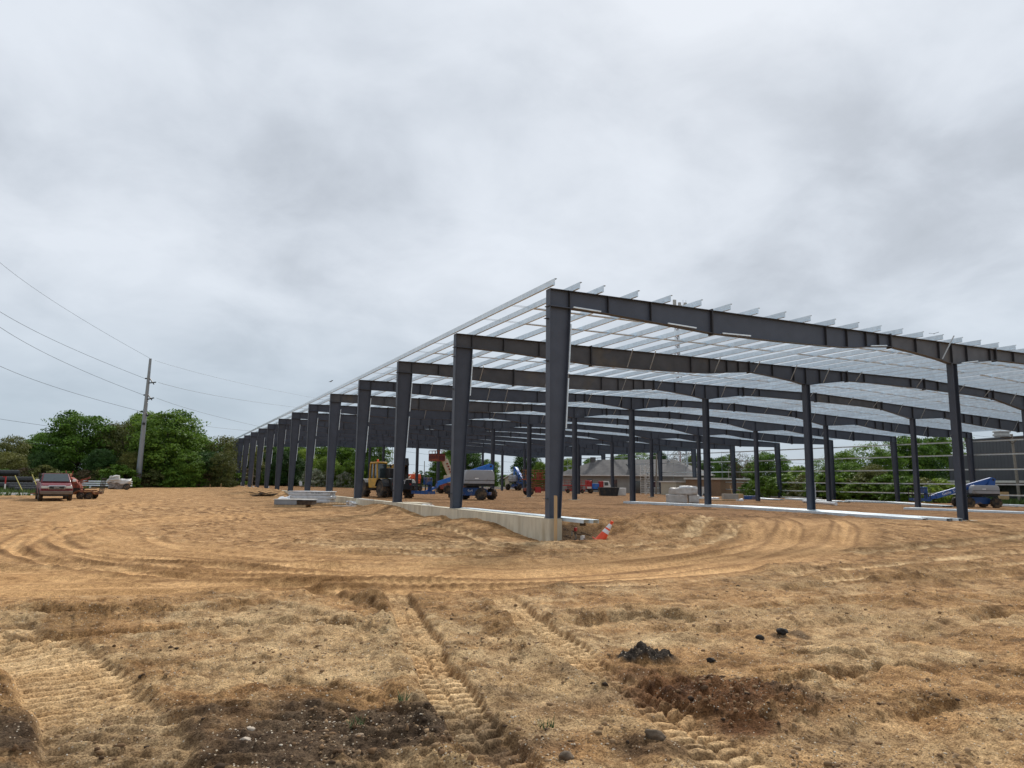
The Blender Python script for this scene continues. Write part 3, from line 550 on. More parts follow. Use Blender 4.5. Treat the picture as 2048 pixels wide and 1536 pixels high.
for fi, Y in enumerate(YF):
    for si in range(8):
        a, b = SPL[si], SPL[si+1]
        xs = sorted({a+.004, b-.004}|{p[0] for p in BOT if a < p[0] < b}|({28.9} if a < 28.9 < b else set()))
        mb = MB(); isec(mb, [(q, zt(q)-.016) for q in xs], [(q, zb(q)+.016) for q in xs], .22, Y)
        if fi >= 4:
            for q in STF:
                if a < q < b:
                    for s in (-1, 1): mb.box((q, Y+s*.055, (zt(q)+zb(q))/2), (.014, .09, zt(q)-zb(q)-.04))
        mt_ = steelb if (fi in (1, 2) and si in (0, 1)) or (fi, si) in ((0, 2), (0, 3), (2, 4), (4, 0), (4, 1)) else steel
        o = mb.build('rafter', mt_, bld)
        if fi < 4:
            for q in STF:
                if a < q < b:
                    s2 = MB()
                    for s in (-1, 1): s2.box((q, Y+s*.055, (zt(q)+zb(q))/2), (.014, .095, zt(q)-zb(q)-.045))
                    s2.build('stiffener', stiff, o)
    for q in SPL[1:-1]:
        s2 = MB(); s2.box((q-.0, Y, (zt(q)+zb(q))/2-.005), (.05, .224, zt(q)-zb(q)+.10)); s2.build('splice_plate', stiff, bld)
    # columns
    for side in (0, 1):
        x0 = 0 if side == 0 else 57.8; s = 1 if side == 0 else -1
        zb0 = 0 if side == 0 else -.55; zk = 6.25 if side == 0 else 5.48
        mb = MB()
        poly = [(x0, zb0+.02), (x0+s*.36, zb0+.02), (x0+s*.70, zk), (x0, zk)]
        mb.prism(poly, Y-.005, Y+.005)
        mb.prism([(x0-s*.016, zb0+.02), (x0, zb0+.02), (x0, zt(x0)-.02), (x0-s*.016, zt(x0)-.02)], Y-.125, Y+.125)
        mb.prism([(x0+s*.36, zb0+.02), (x0+s*.376, zb0+.02), (x0+s*.716, zk), (x0+s*.70, zk)], Y-.125, Y+.125)
        mb.b2((x0-.06 if s > 0 else x0-.74, Y-.125, zk-.012), (x0+.74 if s > 0 else x0+.06, Y+.125, zk+.012))
        mb.b2((min(x0-s*.03, x0+s*.42), Y-.15, zb0), (max(x0-s*.03, x0+s*.42), Y+.15, zb0+.02))
        c = mb.build('column', steel, bld)
        for h in ((.55, 4.58, 5.86) if side == 0 else ()):        # girt clips
            cb = MB(); cb.b2((x0-.13, Y-.06, h), (x0-.017, Y+.06, h+.012)); cb.build('clip', stiff, c)
        if side == 0:
            for (h0, h1) in ((4.35, 5.75), (2.6, 4.1)):
                if fi % 3 == 1 and h0 < 4: continue
                t0 = .376+.34*(h0/6.25); t1 = .376+.34*(h1/6.25)
                cb = MB(); cb.bar((t0+.01, Y-.145, h0), (t1+.01, Y-.145, h1), .035); cb.build('brace_angle', galv, c)
    for X, zz in ((XA, -.33), (XB, -.48)):
        zk = zb(X); mb = MB()
        for s in (-1, 1): mb.box((X+s*.15, Y, (zz+zk)/2), (.018, .26, zk-zz))
        mb.box((X, Y, (zz+zk)/2), (.282, .012, zk-zz)); mb.box((X, Y, zz+.01), (.42, .36, .03)); mb.build('column', steel, bld)
        mb = MB(); mb.box((X, Y, zz-.06), (.75, .75, .16)); mb.build('pier', conc, bld)
    # flange braces from the rafter foot up to a purlin
    if fi >= 1:
        for k, q in enumerate(braces_x):
            if (k*7+fi*5) % 4 == 0 and fi > 3: continue
            mb = MB(); mb.bar((q, Y-.1, zb(q)+.03), (q+.02, Y-.52, zt(q)+.0), .032); mb.build('flange_brace', galvd if fi < 6 else steel, bld)
    else:
        for (q0, q1, dz) in ((.78, 1.75, -.02), (4.35, 5.5, .02), (6.65, 7.9, .02), (14.1, 15.0, .0), (19.7, 20.8, .0)):
            mb = MB(); mb.bar((q0, Y-.15, zb(q0)+.03), (q1, Y-.17, zb(q1)+.03+dz), .04); mb.build('brace_angle', galv, bld)
        mb = MB(); mb.bar((18.45, Y-.14, zb(18.45)+.03), (18.75, Y-.5, zt(18.6)+.2), .045); mb.build('flange_brace', galvd, bld)
# purlins: Z sections, bay by bay
def zsec_mesh(length, h=.215, w=.07, t=.004):
    mb = MB(); mb.b2((-t/2, 0, 0), (t/2, length, h)); mb.b2((t/2, 0, h-t), (w, length, h)); mb.b2((-w, 0, 0), (-t/2, length, t)); mb.b2((w-t, 0, h-.02), (w, length, h-t)); mb.b2((-w, 0, t), (-w+t, length, .02))
    return mb
PX = [-.02, .85, 1.70, 2.98]+[4.27+1.262*i for i in range(43)]
PX = [p for p in PX if p < 57.9]
rest = MB()
npar = 0
for b in range(13):
    y0 = YF[b]-(.42 if b == 0 else .35); y1 = YF[b+1]+.35
    me = None
    for k, X in enumerate(PX):
        vis = X-.0 < {0: 24, 1: 38, 2: 47}.get(b, 58)
        if b < 7 and npar < 296 and (vis or b > 2):
            if me is None: me = zsec_mesh(y1-y0).mesh('purlin', galv)
            link('purlin', me, bld, (X+(.006 if b % 2 else 0), y0, zt(X)+.002+(.006 if b % 2 else 0))); npar += 1
        else:
            z = zsec_mesh(y1-y0); rest.add([(v[0]+X+(.006 if b % 2 else 0), v[1]+y0, v[2]+zt(X)+.002+(.006 if b % 2 else 0)) for v in z.v], z.f)
o = rest.build('purlin', galv, bld); o['kind'] = 'stuff'
# bridging channels between purlins, two lines a bay
for b in range(13):
    for fr in (.36, .66):
        Y = YF[b]+BAY*fr; mb = MB()
        for k in range(len(PX)-1):
            a, c = PX[k]+.02, PX[k+1]-.02
            if k == 0 or (k*5+b*3+int(fr*10)) % 11 == 0:
                for d in (-.07, .07): mb.bar((a, Y+d, zt(a)+.10), (c, Y+d, zt(c)+.10), .012)
            else:
                q = [(a, Y-.075, zt(a)+.07), (c, Y-.075, zt(c)+.07), (c, Y+.075, zt(c)+.07), (a, Y+.075, zt(a)+.07)]
                mb.add(q+[(p[0], p[1], p[2]+.004) for p in q], [(0, 1, 2, 3), (7, 6, 5, 4), (0, 4, 5, 1), (1, 5, 6, 2), (2, 6, 7, 3), (3, 7, 4, 0)])
                mb.bar((a, Y-.075, zt(a)+.085), (c, Y-.075, zt(c)+.085), .006, .03); mb.bar((a, Y+.075, zt(a)+.085), (c, Y+.075, zt(c)+.085), .006, .03)
        mb.build('bridging_line', galv, bld)
# girts on the far long side
me = MB().b2((0, 0, 0), (.004, BAY+.5, .12)).b2((-.07, 0, .116), (0, BAY+.5, .12)).b2((.004, 0, 0), (.07, BAY+.5, .004)).mesh('girt', galv)
for b in range(13):
    for h in (.33, 1.28, 2.62, 3.98, 5.22):
        link('girt', me, bld, (57.92+(.006 if b % 2 else 0), YF[b]-.25, h-.09-.0+(.006 if b % 2 else 0)))
    if b > 6:
        mb = MB()
        for q in (.33, .66): mb.bar((57.9, YF[b]+BAY*q, -.3), (57.9, YF[b]+BAY*q, 5.3), .03)
        mb.build('sag_rod', galvd, bld)
# ------------------------------------------------------------------ foundation walls
fw_ = thing('foundation_wall', 'pale concrete foundation wall with vertical form joints along the near long side', 'wall', (0, 0, 0))
MB().b2((-.085, -.18, -1.1), (.30, 99.4, -.012)).build('core', conc, fw_)
yy = -.18; k = 0; pm = {}
while yy < 60:
    w = (.60, .61, .45, .61, .90, .61)[k % 6]
    if w not in pm: pm[w] = MB().b2((-.105, .004, -1.05), (-.0851, w-.004, -.004)).mesh('wall_panel', conc)
    link('wall_panel', pm[w], fw_, (0, yy, 0)); yy += w; k += 1
MB().b2((-.105, 60, -1.05), (-.0851, 99.4, -.004)).build('wall_panel', conc, fw_)
MB().b2((-.105, -.20, -1.05), (.10, -.1801, -.004)).build('wall_panel', conc, fw_)
MB().b2((.108, -.20, -1.05), (.30, -.1801, -.004)).build('wall_panel', conc, fw_)
MB().b2((-.105, -.20, -.0119), (.30, 99.4, 0)).build('capping', conc, fw_)
def simple(name, label, cat, mb, m, loc=(0, 0, 0), rz=0, group=None, bevel=0, smooth=False, kind=None, scale=1):
    o = mb.build(name, m, None, bevel, smooth, loc); o.rotation_euler = (0, 0, rz); o.scale = (scale,)*3
    return tag(o, label, cat, group, kind)
simple('foundation_wall', 'low pale foundation wall closing the far end of the steel frame before the trees', 'wall', MB().b2((0, 99.42, -1), (58, 99.7, .02)), concw)
simple('foundation_wall', 'low pale foundation wall under the girts on the far long side', 'wall', MB().b2((57.6, 40, -1.2), (58.1, 99.4, -.42)), concw)
simple('silt_fence', 'low black silt fence along the grass beyond the frame', 'fence', MB().b2((60.2, -4, -1.2), (60.24, 72, -.52)), blkm)

# ------------------------------------------------------------------ vegetation
def leaf_mat(name, dark, light, trans=.25):
    M = bpy.data.materials.new(name); M.use_nodes = True; t = M.node_tree; n = t.nodes; l = t.links
    b = n['Principled BSDF']; b.inputs['Roughness'].default_value = .6; b.inputs['Specular IOR Level'].default_value = .25
    a = n.new('ShaderNodeAttribute'); a.attribute_name = 'tint'
    r = n.new('ShaderNodeValToRGB'); l.new(a.outputs['Fac'], r.inputs[0]); r.color_ramp.elements[0].color = dark+(1,); r.color_ramp.elements[1].color = light+(1,)
    oi = n.new('ShaderNodeObjectInfo'); hs = n.new('ShaderNodeHueSaturation'); m1 = n.new('ShaderNodeMapRange'); l.new(oi.outputs['Random'], m1.inputs[0]); m1.inputs[3].default_value = .85; m1.inputs[4].default_value = 1.4
    m2 = n.new('ShaderNodeMapRange'); l.new(oi.outputs['Random'], m2.inputs[0]); m2.inputs[3].default_value = .515; m2.inputs[4].default_value = .485
    l.new(m1.outputs[0], hs.inputs['Value']); l.new(m2.outputs[0], hs.inputs['Hue']); l.new(r.outputs[0], hs.inputs['Color']); l.new(hs.outputs[0], b.inputs['Base Color'])
    tr = n.new('ShaderNodeBsdfTranslucent'); l.new(hs.outputs[0], tr.inputs[0]); mxs = n.new('ShaderNodeMixShader'); mxs.inputs[0].default_value = trans
    l.new(b.outputs[0], mxs.inputs[1]); l.new(tr.outputs[0], mxs.inputs[2]); l.new(mxs.outputs[0], n['Material Output'].inputs[0]); return M
LM = {'green': leaf_mat('leaf_green', (.034, .082, .009), (.16, .27, .032)), 'bright': leaf_mat('leaf_bright', (.065, .125, .014), (.25, .36, .05)),
      'olive': leaf_mat('leaf_olive', (.05, .065, .014), (.19, .20, .055)), 'dark': leaf_mat('leaf_dark', (.016, .048, .011), (.065, .135, .028)),
      'brown': leaf_mat('leaf_brown', (.05, .035, .018), (.13, .095, .05)), 'pale': leaf_mat('leaf_pale', (.10, .13, .05), (.5, .52, .42)), 'maroon': leaf_mat('leaf_maroon', (.018, .008, .009), (.05, .022, .022))}
bark = mat('bark', (.075, .06, .045), .9, 0, .3, 9., .01, 20)
def leaves(name, shape, nclump, nleaf, size, m, seed, zlo=.0, gap=.0, flat=.5):
    """crown as many leaf-sized faces gathered in clumps through an uneven envelope; unit height"""
    g = np.random.default_rng(seed)
    u = g.random(nclump); ang = g.random(nclump)*2*math.pi
    if shape == 'round':      # broad crown, foliage well down
        zc = zlo+(1-zlo)*(1-(1-u)**.8*1.0); t = (zc-zlo)/(1-zlo); rad = .40*np.sqrt(np.clip(1-(np.abs(t-.42)/.60)**2.3, .02, 1))
    elif shape == 'tall':
        zc = zlo+(1-zlo)*u; t = (zc-zlo)/(1-zlo); rad = .25*np.sqrt(np.clip(1-(np.abs(t-.45)/.57)**2.2, .02, 1))
    elif shape == 'cone':
        zc = zlo+(1-zlo)*(1-np.sqrt(u)); t = (zc-zlo)/(1-zlo); rad = .24*(1-t)+.01
    else:                     # bush
        zc = zlo+(1-zlo)*u**.9; t = zc; rad = .75*np.sqrt(np.clip(1-t**2, .04, 1))
    ph = g.random(4)*6.28; lob = 1+.16*np.sin(3*ang+ph[0]+5*t)+.12*np.sin(5*ang+ph[1]-7*t)+.12*np.sin(13*t+ph[2]+ang)
    k = g.random(nclump)**.45; rr = rad*lob*(.30+.72*k)
    C = np.stack([rr*np.cos(ang), rr*np.sin(ang), zc], 1)
    keep = g.random(nclump) > gap; C = C[keep]; ang = ang[keep]; k = k[keep]; t = t[keep]
    cs = (.06+.055*g.random(len(C)))*(1.2 if shape == 'bush' else 1.)*(.6 if shape == 'cone' else 1)
    idx = np.repeat(np.arange(len(C)), nleaf); n = len(idx)
    off = g.normal(size=(n, 3)); off /= np.linalg.norm(off, axis=1)[:, None]; off *= (g.random(n)**.5)[:, None]; off[:, 2] *= flat
    P = C[idx]+off*cs[idx][:, None]*1.35; P[:, 2] = np.clip(P[:, 2], .005, None)
    N_ = off*1.0+g.normal(size=(n, 3))*.55+np.array([0, 0, .55]); N_ /= np.linalg.norm(N_, axis=1)[:, None]
    a = np.cross(N_, g.normal(size=(n, 3))); a /= np.linalg.norm(a, axis=1)[:, None]; b = np.cross(N_, a)
    s = size*1.32*(.55+.9*g.random(n)); a *= s[:, None]; b *= (s*.6)[:, None]
    V = np.stack([P-a, P-b*.9, P+a, P+b*.9], 1).reshape(-1, 3)
    Fq = np.arange(4*n).reshape(-1, 4)
    me = bpy.data.meshes.new(name); me.vertices.add(len(V)); me.vertices.foreach_set('co', V.ravel()); me.loops.add(4*n); me.loops.foreach_set('vertex_index', Fq.ravel().astype(np.int32))
    me.polygons.add(n); me.polygons.foreach_set('loop_start', (np.arange(n)*4).astype(np.int32)); me.polygons.foreach_set('loop_total', np.full(n, 4, np.int32)); me.update(calc_edges=True)
    tint = np.clip(.5+.22*g.normal(size=len(C))[idx]+.12*g.normal(size=n), 0, 1)
    at = me.attributes.new('tint', 'FLOAT', 'POINT'); at.data.foreach_set('value', np.repeat(tint, 4).astype(np.float32)); me.materials.append(LM[m]); return me, C
def trunk_mesh(C, seed, r=.018, top=.8):
    g = random.Random(seed); mb = MB(); p = Vector((0, 0, 0)); pts = [p.copy()]; n = 6
    for i in range(n): p = Vector((g.uniform(-.015, .015)*i, g.uniform(-.015, .015)*i, top*(i+1)/n)); pts.append(p)
    for i in range(n): mb.cyl(pts[i], pts[i+1], r*(1-i/(n+1)), r*(1-(i+1)/(n+1)), 7, False)
    for c in (C[::max(1, len(C)//26)] if C is not None else []):
        c = Vector(c.tolist()); z = max(.12, c.z-.18); q = Vector((0, 0, min(z, top*.95))); mb.cyl(q, c, r*.32, r*.08, 5, False)
    return mb.mesh('trunk', bark)
PROTO = {}
for key, args in {
    'round': ('round', 400, 70, .0115, 'green', 3, .02, .0, .42), 'round2': ('round', 330, 64, .0120, 'bright', 4, .05, .1, .5), 'roundd': ('round', 380, 62, .0125, 'dark', 9, .05, .0, .6),
    'tall': ('tall', 280, 60, .0115, 'green', 5, .04, .1, .6), 'olive': ('round', 320, 60, .0110, 'olive', 6, .04, .15, .5), 'oliv2': ('tall', 200, 48, .0105, 'olive', 16, .06, .2, .6),
    'brown': ('round', 200, 34, .0095, 'brown', 8, .1, .25, .6), 'open': ('round', 190, 40, .0110, 'bright', 12, .22, .25, .55), 'maroon': ('round', 220, 45, .013, 'maroon', 14, .08, 0, .6),
    'conifer': ('cone', 170, 36, .013, 'dark', 10, .02, .0, .5), 'bush': ('bush', 120, 44, .034, 'green', 21, .0, .0, .6), 'bushb': ('bush', 120, 44, .032, 'bright', 22, .0, .0, .6),
    'busho': ('bush', 110, 40, .028, 'olive', 23, .0, .05, .6), 'bushp': ('bush', 110, 44, .026, 'pale', 24, .0, .0, .6), 'bushbr': ('bush', 100, 36, .022, 'brown', 25, .0, .1, .6)}.items():
    me, C_ = leaves('crown_'+key, *args)
    bush = args[0] == 'bush'
    PROTO[key] = (me, trunk_mesh(C_, args[5], .016 if not bush else .02, .8 if not bush else .5), bush)
def tree(kind, loc, H, label, group=None, wid=1., rz=None):
    me, tr, bush = PROTO[kind]
    o = thing('conifer_tree' if kind == 'conifer' else 'bush' if bush else 'tree', label, 'bush' if bush else 'tree', loc, random.uniform(0, 6.28) if rz is None else rz, group)
    o.scale = (H*wid, H*wid, H)
    link('crown', me, o); link('trunk', tr, o); return o
def ptree(kind, px, ytop, D, label, group=None, wid=1.):
    p = AT(px, ytop, D); g0 = bz(p[0], p[1])-.15; return tree(kind, (p[0], p[1], g0), p[2]-g0, label, group, wid)
GW = 'trees filling the dense wood along the far edge of the site'
LW = 'green tree packed in the dense wood at the left edge of the site behind the tallest crowns'
def where(px, yt, what, D=100):
    for lim, w in ((-90, 'beyond the left edge'), (-20, 'at the left edge above the black pipes'), (60, 'left of the pickup'), (105, 'behind the pickup'), (145, 'behind the pickup cab and trencher'), (185, 'behind the trailer'), (225, 'behind the trailer ramp'), (262, 'behind the tarpaulin pile'), (300, 'behind the steel pole'), (345, 'just right of the steel pole'), (400, 'above the single black pipe'), (440, 'over the soil bank'), (470, 'left of the farthest column'), (500, 'behind the farthest column'), (530, 'behind the white bundles'), (560, 'behind the broken timber heap'), (900, 'beyond the far wall end')):
        if px < lim: return what+(' in the back row ' if D > 110 else ' in the front row ' if D < 96 else ' in the wood ')+w
wood_ = [  # kind, px, ytop, depth, width, label
    ('olive', 28, 874, 100, .9, 'thin spiky olive tree at the far left end of the wood'), ('tall', 62, 884, 104, 1.2, 'slim green tree left of the big rounded tree behind the pickup'),
    ('round', 112, 862, 108, 1.1, None), ('round', 165, 826, 98, 1.05, 'large full green tree rising above the pickup and trailer'),
    ('oliv2', 218, 852, 108, 1.2, 'tall feathery olive tree between the two largest green crowns'), ('olive', 252, 846, 100, 1.0, 'olive brown tree just left of the grey steel pole'),
    ('roundd', 300, 842, 112, 1., None), ('round', 338, 822, 99, 1.1, 'largest dark green tree just right of the grey steel pole'), ('round2', 292, 826, 116, .7, 'bright green treetop showing behind the steel pole'),
    ('tall', 388, 868, 104, 1.3, 'narrow green tree on the right shoulder of the largest tree'), ('round', 425, 884, 118, 1.1, None), ('oliv2', 452, 876, 104, 1.5, 'olive tree where the wood meets the far corner of the steel frame'),
    ('roundd', 95, 905, 92, 1.0, None), ('olive', 15, 905, 94, 1.2, None), ('roundd', 205, 900, 92, .9, None), ('olive', 262, 905, 93, .9, None), ('round', 380, 905, 95, 1.0, None), ('roundd', 415, 905, 98, 1.1, None), ('olive', 445, 908, 97, 1.0, None),
    ('round', -40, 880, 104, 1.2, None), ('round', -110, 870, 108, 1.2, None), ('tall', -170, 880, 104, 1.3, None),
    ('roundd', 40, 898, 116, 1.2, None), ('round', 250, 872, 122, 1.3, None), ('roundd', 370, 880, 124, 1.3, None), ('tall', 470, 886, 122, 1.4, None)]
for k, px, yt, D, w, lab in wood_: ptree(k, px, yt, D, lab or where(px, yt, 'slim green tree' if k == 'tall' else 'olive tree' if k == 'olive' else 'dark green tree' if k == 'roundd' else 'green tree', D), GW, w)
LB = 'green tree standing in the wood seen between the slanted near side columns'
for i, (k, px, yt, D, w, lab) in enumerate([('olive', 492, 885, 116, 1.2, None), ('roundd', 525, 892, 122, 1.3, None), ('round', 560, 890, 126, 1.2, None), ('tall', 592, 892, 124, 1.4, None), ('round2', 610, 900, 118, .9, 'bright green tree filling the gap between two slanted columns above the pale bush'),
        ('round', 640, 892, 126, 1.0, None), ('roundd', 672, 888, 132, 1.0, None), ('round', 706, 890, 130, 1.0, None), ('round', 745, 884, 124, 1.05, 'tall dark green tree ending the wood left of the open sky gap'), ('roundd', 575, 905, 112, 1.2, None), ('round2', 655, 915, 112, 1.1, None), ('bush', 700, 925, 108, .8, 'green bush right of the pale flowering bush'), ('round', 730, 925, 112, .8, None)]):
    ptree(k, px, yt, D, lab or 'green tree in the wood seen between '+('the farthest' if px < 540 else 'the middle' if px < 650 else 'the nearer')+' slanted columns'+(', front row' if D < 118 else ', tall slim' if k == 'tall' else ', darkest' if k == 'roundd' else '')+(' and rightmost' if px in (706, 730, 640) else ''), GW, w)
ptree('bushp', 628, 938, 106, 'pale flowering bush beyond the far foundation wall, left one of two', 'pale flowering bushes beyond the far wall', .9)
ptree('bushp', 690, 944, 106, 'smaller pale flowering bush beyond the far wall, right one of two', 'pale flowering bushes beyond the far wall', .8)
ptree('busho', 662, 940, 108, 'olive bush between the two pale flowering bushes', None, .9)
for i, px in enumerate((832, 842, 853, 864, 874, 822)):
    ptree('conifer', px, (944, 938, 940, 943, 936, 948)[i], 190, ('third', 'fourth', 'fifth', 'sixth', 'rightmost', 'leftmost')[i].replace('third', 'second').replace('fourth', 'third').replace('fifth', 'fourth').replace('sixth', 'fifth')+' of six small dark conifers behind the orange lift', 'row of small dark conifers', 1.5)
far = [('round', 885, 912, 130, .95, 'wide green tree behind the white boom with the red basket'), ('round', 908, 892, 150, .9, 'tall tree just left of the second near column'), ('roundd', 938, 898, 150, .9, 'tall leafy tree showing right of the second near column'),
       ('round', 978, 920, 150, .95, 'rounded tree above the grey cowls of the near blue lift'), ('round2', 1012, 950, 150, 1.2, 'low bright tree left of the pale shed'), ('roundd', 1052, 908, 140, .95, 'broad dark tree above the rusty scissor lift'), ('round2', 1082, 925, 130, .8, 'light green tree right of the rusty scissor lift'),
       ('round2', 1140, 918, 140, .9, 'light green tree behind the left end of the grey roofed house'), ('round', 1182, 918, 150, .8, 'rounded dark tree behind the ridge of the grey roofed house'), ('round', 1245, 908, 140, .8, 'green tree above the middle of the grey house roof'), ('open', 1278, 900, 145, .8, 'spiky light green tree left of the white scaffold tower'),
       ('roundd', 1315, 906, 140, .8, 'dark tree left of the lattice mast foot'), ('brown', 1365, 902, 135, 1., 'brownish open tree in front of the lattice mast foot'), ('maroon', 1350, 925, 140, 1.1, 'dark maroon tree at the lattice mast foot'), ('round2', 1385, 912, 140, .8, 'light green tree right of the lattice mast foot'),
       ('roundd', 1420, 918, 120, .8, 'dark ragged tree over the brown building'), ('round', 1455, 910, 112, .8, 'dark green tree left of the brown leaved tree'), ('brown', 1480, 906, 108, .75, 'brown leaved tree beside a dark green one right of the brown building'),
       ('round', 1540, 905, 106, 1.15, 'big smooth rounded dark tree standing alone against the sky'), ('round2', 1505, 925, 112, .8, 'low tree left of the big smooth rounded tree')]
for k, px, yt, D, w, lab in far: ptree(k, px, yt, D, lab, 'trees seen through the open frame', w)
rt = [('bushb', 1600, 936, 100, 1.0, None), ('open', 1645, 915, 92, 1.0, 'open light green tree left of the first slanted far column on the right'), ('round2', 1690, 905, 90, .9, None), ('open', 1735, 886, 88, .9, 'loose airy tree left of the column with the trees behind it'), ('round', 1700, 925, 84, 1.1, None), ('round', 1770, 902, 86, .9, None),
      ('round', 1822, 872, 92, .85, 'tall full green tree left of the dark metal building'), ('round', 1868, 872, 98, .7, 'tall green tree touching the dark metal building'), ('open', 1905, 868, 102, .9, 'sparse twiggy tree top rising above the dark metal building'), ('roundd', 1845, 915, 92, .9, None), ('open', 1800, 874, 92, .8, 'twiggy pale green tree behind the tall full trees'),
      ('tall', 1660, 930, 96, 1.3, None), ('olive', 1745, 930, 80, 1., None)]
for k, px, yt, D, w, lab in rt: ptree(k, px, yt, D, lab or ('olive' if k == 'olive' else 'bright' if k == 'round2' else 'dark' if k == 'roundd' else 'slim' if k == 'tall' else 'leafy')+' green tree in the right hand thicket '+('between the far right columns' if px < 1700 else 'left of the dark building' if px > 1760 else 'behind the slanted far column'), 'trees in the thicket on the far right', w)
rb = [(1530, 955, 88), (1570, 950, 92), (1610, 952, 88), (1650, 950, 84), (1690, 948, 82), (1730, 950, 80), (1768, 952, 78), (1805, 955, 77), (1845, 958, 76), (1880, 960, 76), (1500, 965, 92), (1630, 968, 84), (1710, 966, 79), (1790, 968, 75), (1550, 968, 90), (1865, 972, 72)]
for i, (px, yt, D) in enumerate(rb): ptree(('bushb', 'bush', 'busho')[i % 3], px, yt, D, ('bright', 'green', 'olive')[i % 3]+' bush beyond the far right girts, '+('near the tall wrapped post' if px < 1600 else 'behind the wrapped post' if px < 1660 else 'right of the wrapped post' if px < 1740 else 'behind the slim right column' if px < 1800 else 'behind the blue lift basket')+(', low and near' if i > 9 else ''), 'bushes in the undergrowth on the far right', 1.1)
lb = [(-60, 92), (10, 90), (50, 88), (90, 89), (130, 90), (170, 89), (210, 91), (240, 90), (270, 92), (310, 93), (350, 94), (390, 96), (425, 98), (455, 102), (485, 110), (515, 114), (545, 112), (570, 113)]
for i, (px, D) in enumerate(lb): ptree(('busho', 'bush', 'bushbr')[i % 3], px, 944-(i % 4)*4, D, where(px, 0, ('olive', 'green', 'brown')[i % 3]+' bush at the foot of the wood', 100).replace(' in the wood', ','), 'bushes along the foot of the wood', 1.2)

# ------------------------------------------------------------------ background buildings, masts, poles, wires
roofm = mat('grey_shingle', (.13, .125, .125), .9, 0, .15, 2., .01, 12)
siding = mat('pale_siding', (.34, .325, .30), .8, 0, .08, 1.)
beige = mat('beige_wall', (.50, .47, .38), .8, 0, .06, 1.)
brick = mat('tan_brick', (.27, .175, .11), .9, 0, .12, 4.)
dsid = mat('dark_metal_siding', (.085, .088, .096), .55, .1, .05, 1.)
unit = mat('roof_unit_grey', (.45, .44, .41), .6, .1, .08)
grass_m = mat('tall_grass', (.07, .12, .03), .9, 0, .3, 3.)
def frame2(px0, px1, yb, D0, D1):     # a building front between two surveyed points: origin, unit vector along it, length
    a = AT(px0, yb, D0); b = AT(px1, yb, D1); d = np.array([b[0]-a[0], b[1]-a[1]]); n = np.hypot(*d); return a, math.atan2(d[1], d[0]), n
# house with grey hipped roof
a, rz, n = frame2(1118, 1395, 978, 118, 106)
h = thing('house', 'long low house with a grey hipped roof and pale walls behind the frame', 'house', (a[0], a[1], -.9), rz)
MB().b2((0, 0, 0), (n, 9, 3.1)).build('wall', siding, h)
def hip(mb, x0, x1, y0, y1, z0, z1, o=.5, rx=5.5):
    x0 -= o; x1 += o; y0 -= o; y1 += o; ym = (y0+y1)/2
    mb.add([(x0, y0, z0), (x1, y0, z0), (x1, y1, z0), (x0, y1, z0), (x0+rx, ym, z1), (x1-rx, ym, z1)], [(0, 1, 5, 4), (1, 2, 5), (2, 3, 4, 5), (3, 0, 4), (3, 2, 1, 0)])
mb = MB(); hip(mb, 0, n, 0, 9, 3.12, 5.7); r_ = mb.build('roof', roofm, h)
MB().b2((-.5, -.62, 2.95), (n+.5, -.5, 3.12)).build('gutter', white, h)
MB().b2((4.0, 3.6, 4.6), (4.7, 4.3, 6.1)).build('chimney', roofm, h)
for i in range(int(n/1.2)): MB().b2((i*1.2, -.03, 0), (i*1.2+.05, 0, 2.94)).build('batten', siding, h)
for fx in (2.2, 5.2, 9.5, 16.): MB().b2((fx, -.05, 1.2), (fx+.9, -.031, 2.4)).build('window', glass, h)
MB().b2((13.3, -.06, 0), (14.4, -.031, 2.2)).build('door', glass, h)
# annex roof to the right
a, rz, n = frame2(1396, 1430, 975, 112, 110)
# pale shed behind the far blue lift
a, rz, n = frame2(1010, 1054, 978, 145, 140)
h = thing('shed', 'pale shed with a low gable behind the far blue lift', 'shed', (a[0], a[1], -.8), rz)
MB().prism([(0, 0), (n, 0), (n, 2.7), (n*.45, 3.5), (0, 2.4)], 0, 8).build('wall', beige, h)
MB().prism([(-.2, 2.38), (n*.45, 3.52), (n+.2, 2.68), (n+.2, 2.85), (n*.45, 3.7), (-.2, 2.55)], -.3, 8.2).build('roof', white, h)
# beige container-like building and brick building
a, rz, n = frame2(1322, 1352, 990, 100, 98)
h = thing('utility_cabin', 'beige utility cabin with a flat pale roof beside the brick building', 'cabin', (a[0], a[1], -1.2), rz)
MB().b2((0, 0, 0), (n, 3, 2.35)).build('wall', beige, h); MB().b2((-.15, -.15, 2.352), (n+.15, 3.15, 2.52)).build('roof', white, h)
a, rz, n = frame2(1372, 1441, 990, 98, 94)
h = thing('brick_building', 'low tan brick building with a flat white edged roof and two pale box units', 'building', (a[0], a[1], -1.2), rz)
MB().b2((0, 0, 0), (n, 7, 2.75)).build('wall', brick, h); MB().b2((-.2, -.2, 2.752), (n+.2, 7.2, 3.0)).build('roof', concw, h)
for fx in (1.9, 3.05): u_ = MB().b2((fx, -.75, .25), (fx+.8, -.1, 1.8)).build('box_unit', white, h); MB().b2((fx+.2, -.77, .35), (fx+.6, -.751, .9)).build('grille', blkm, u_)
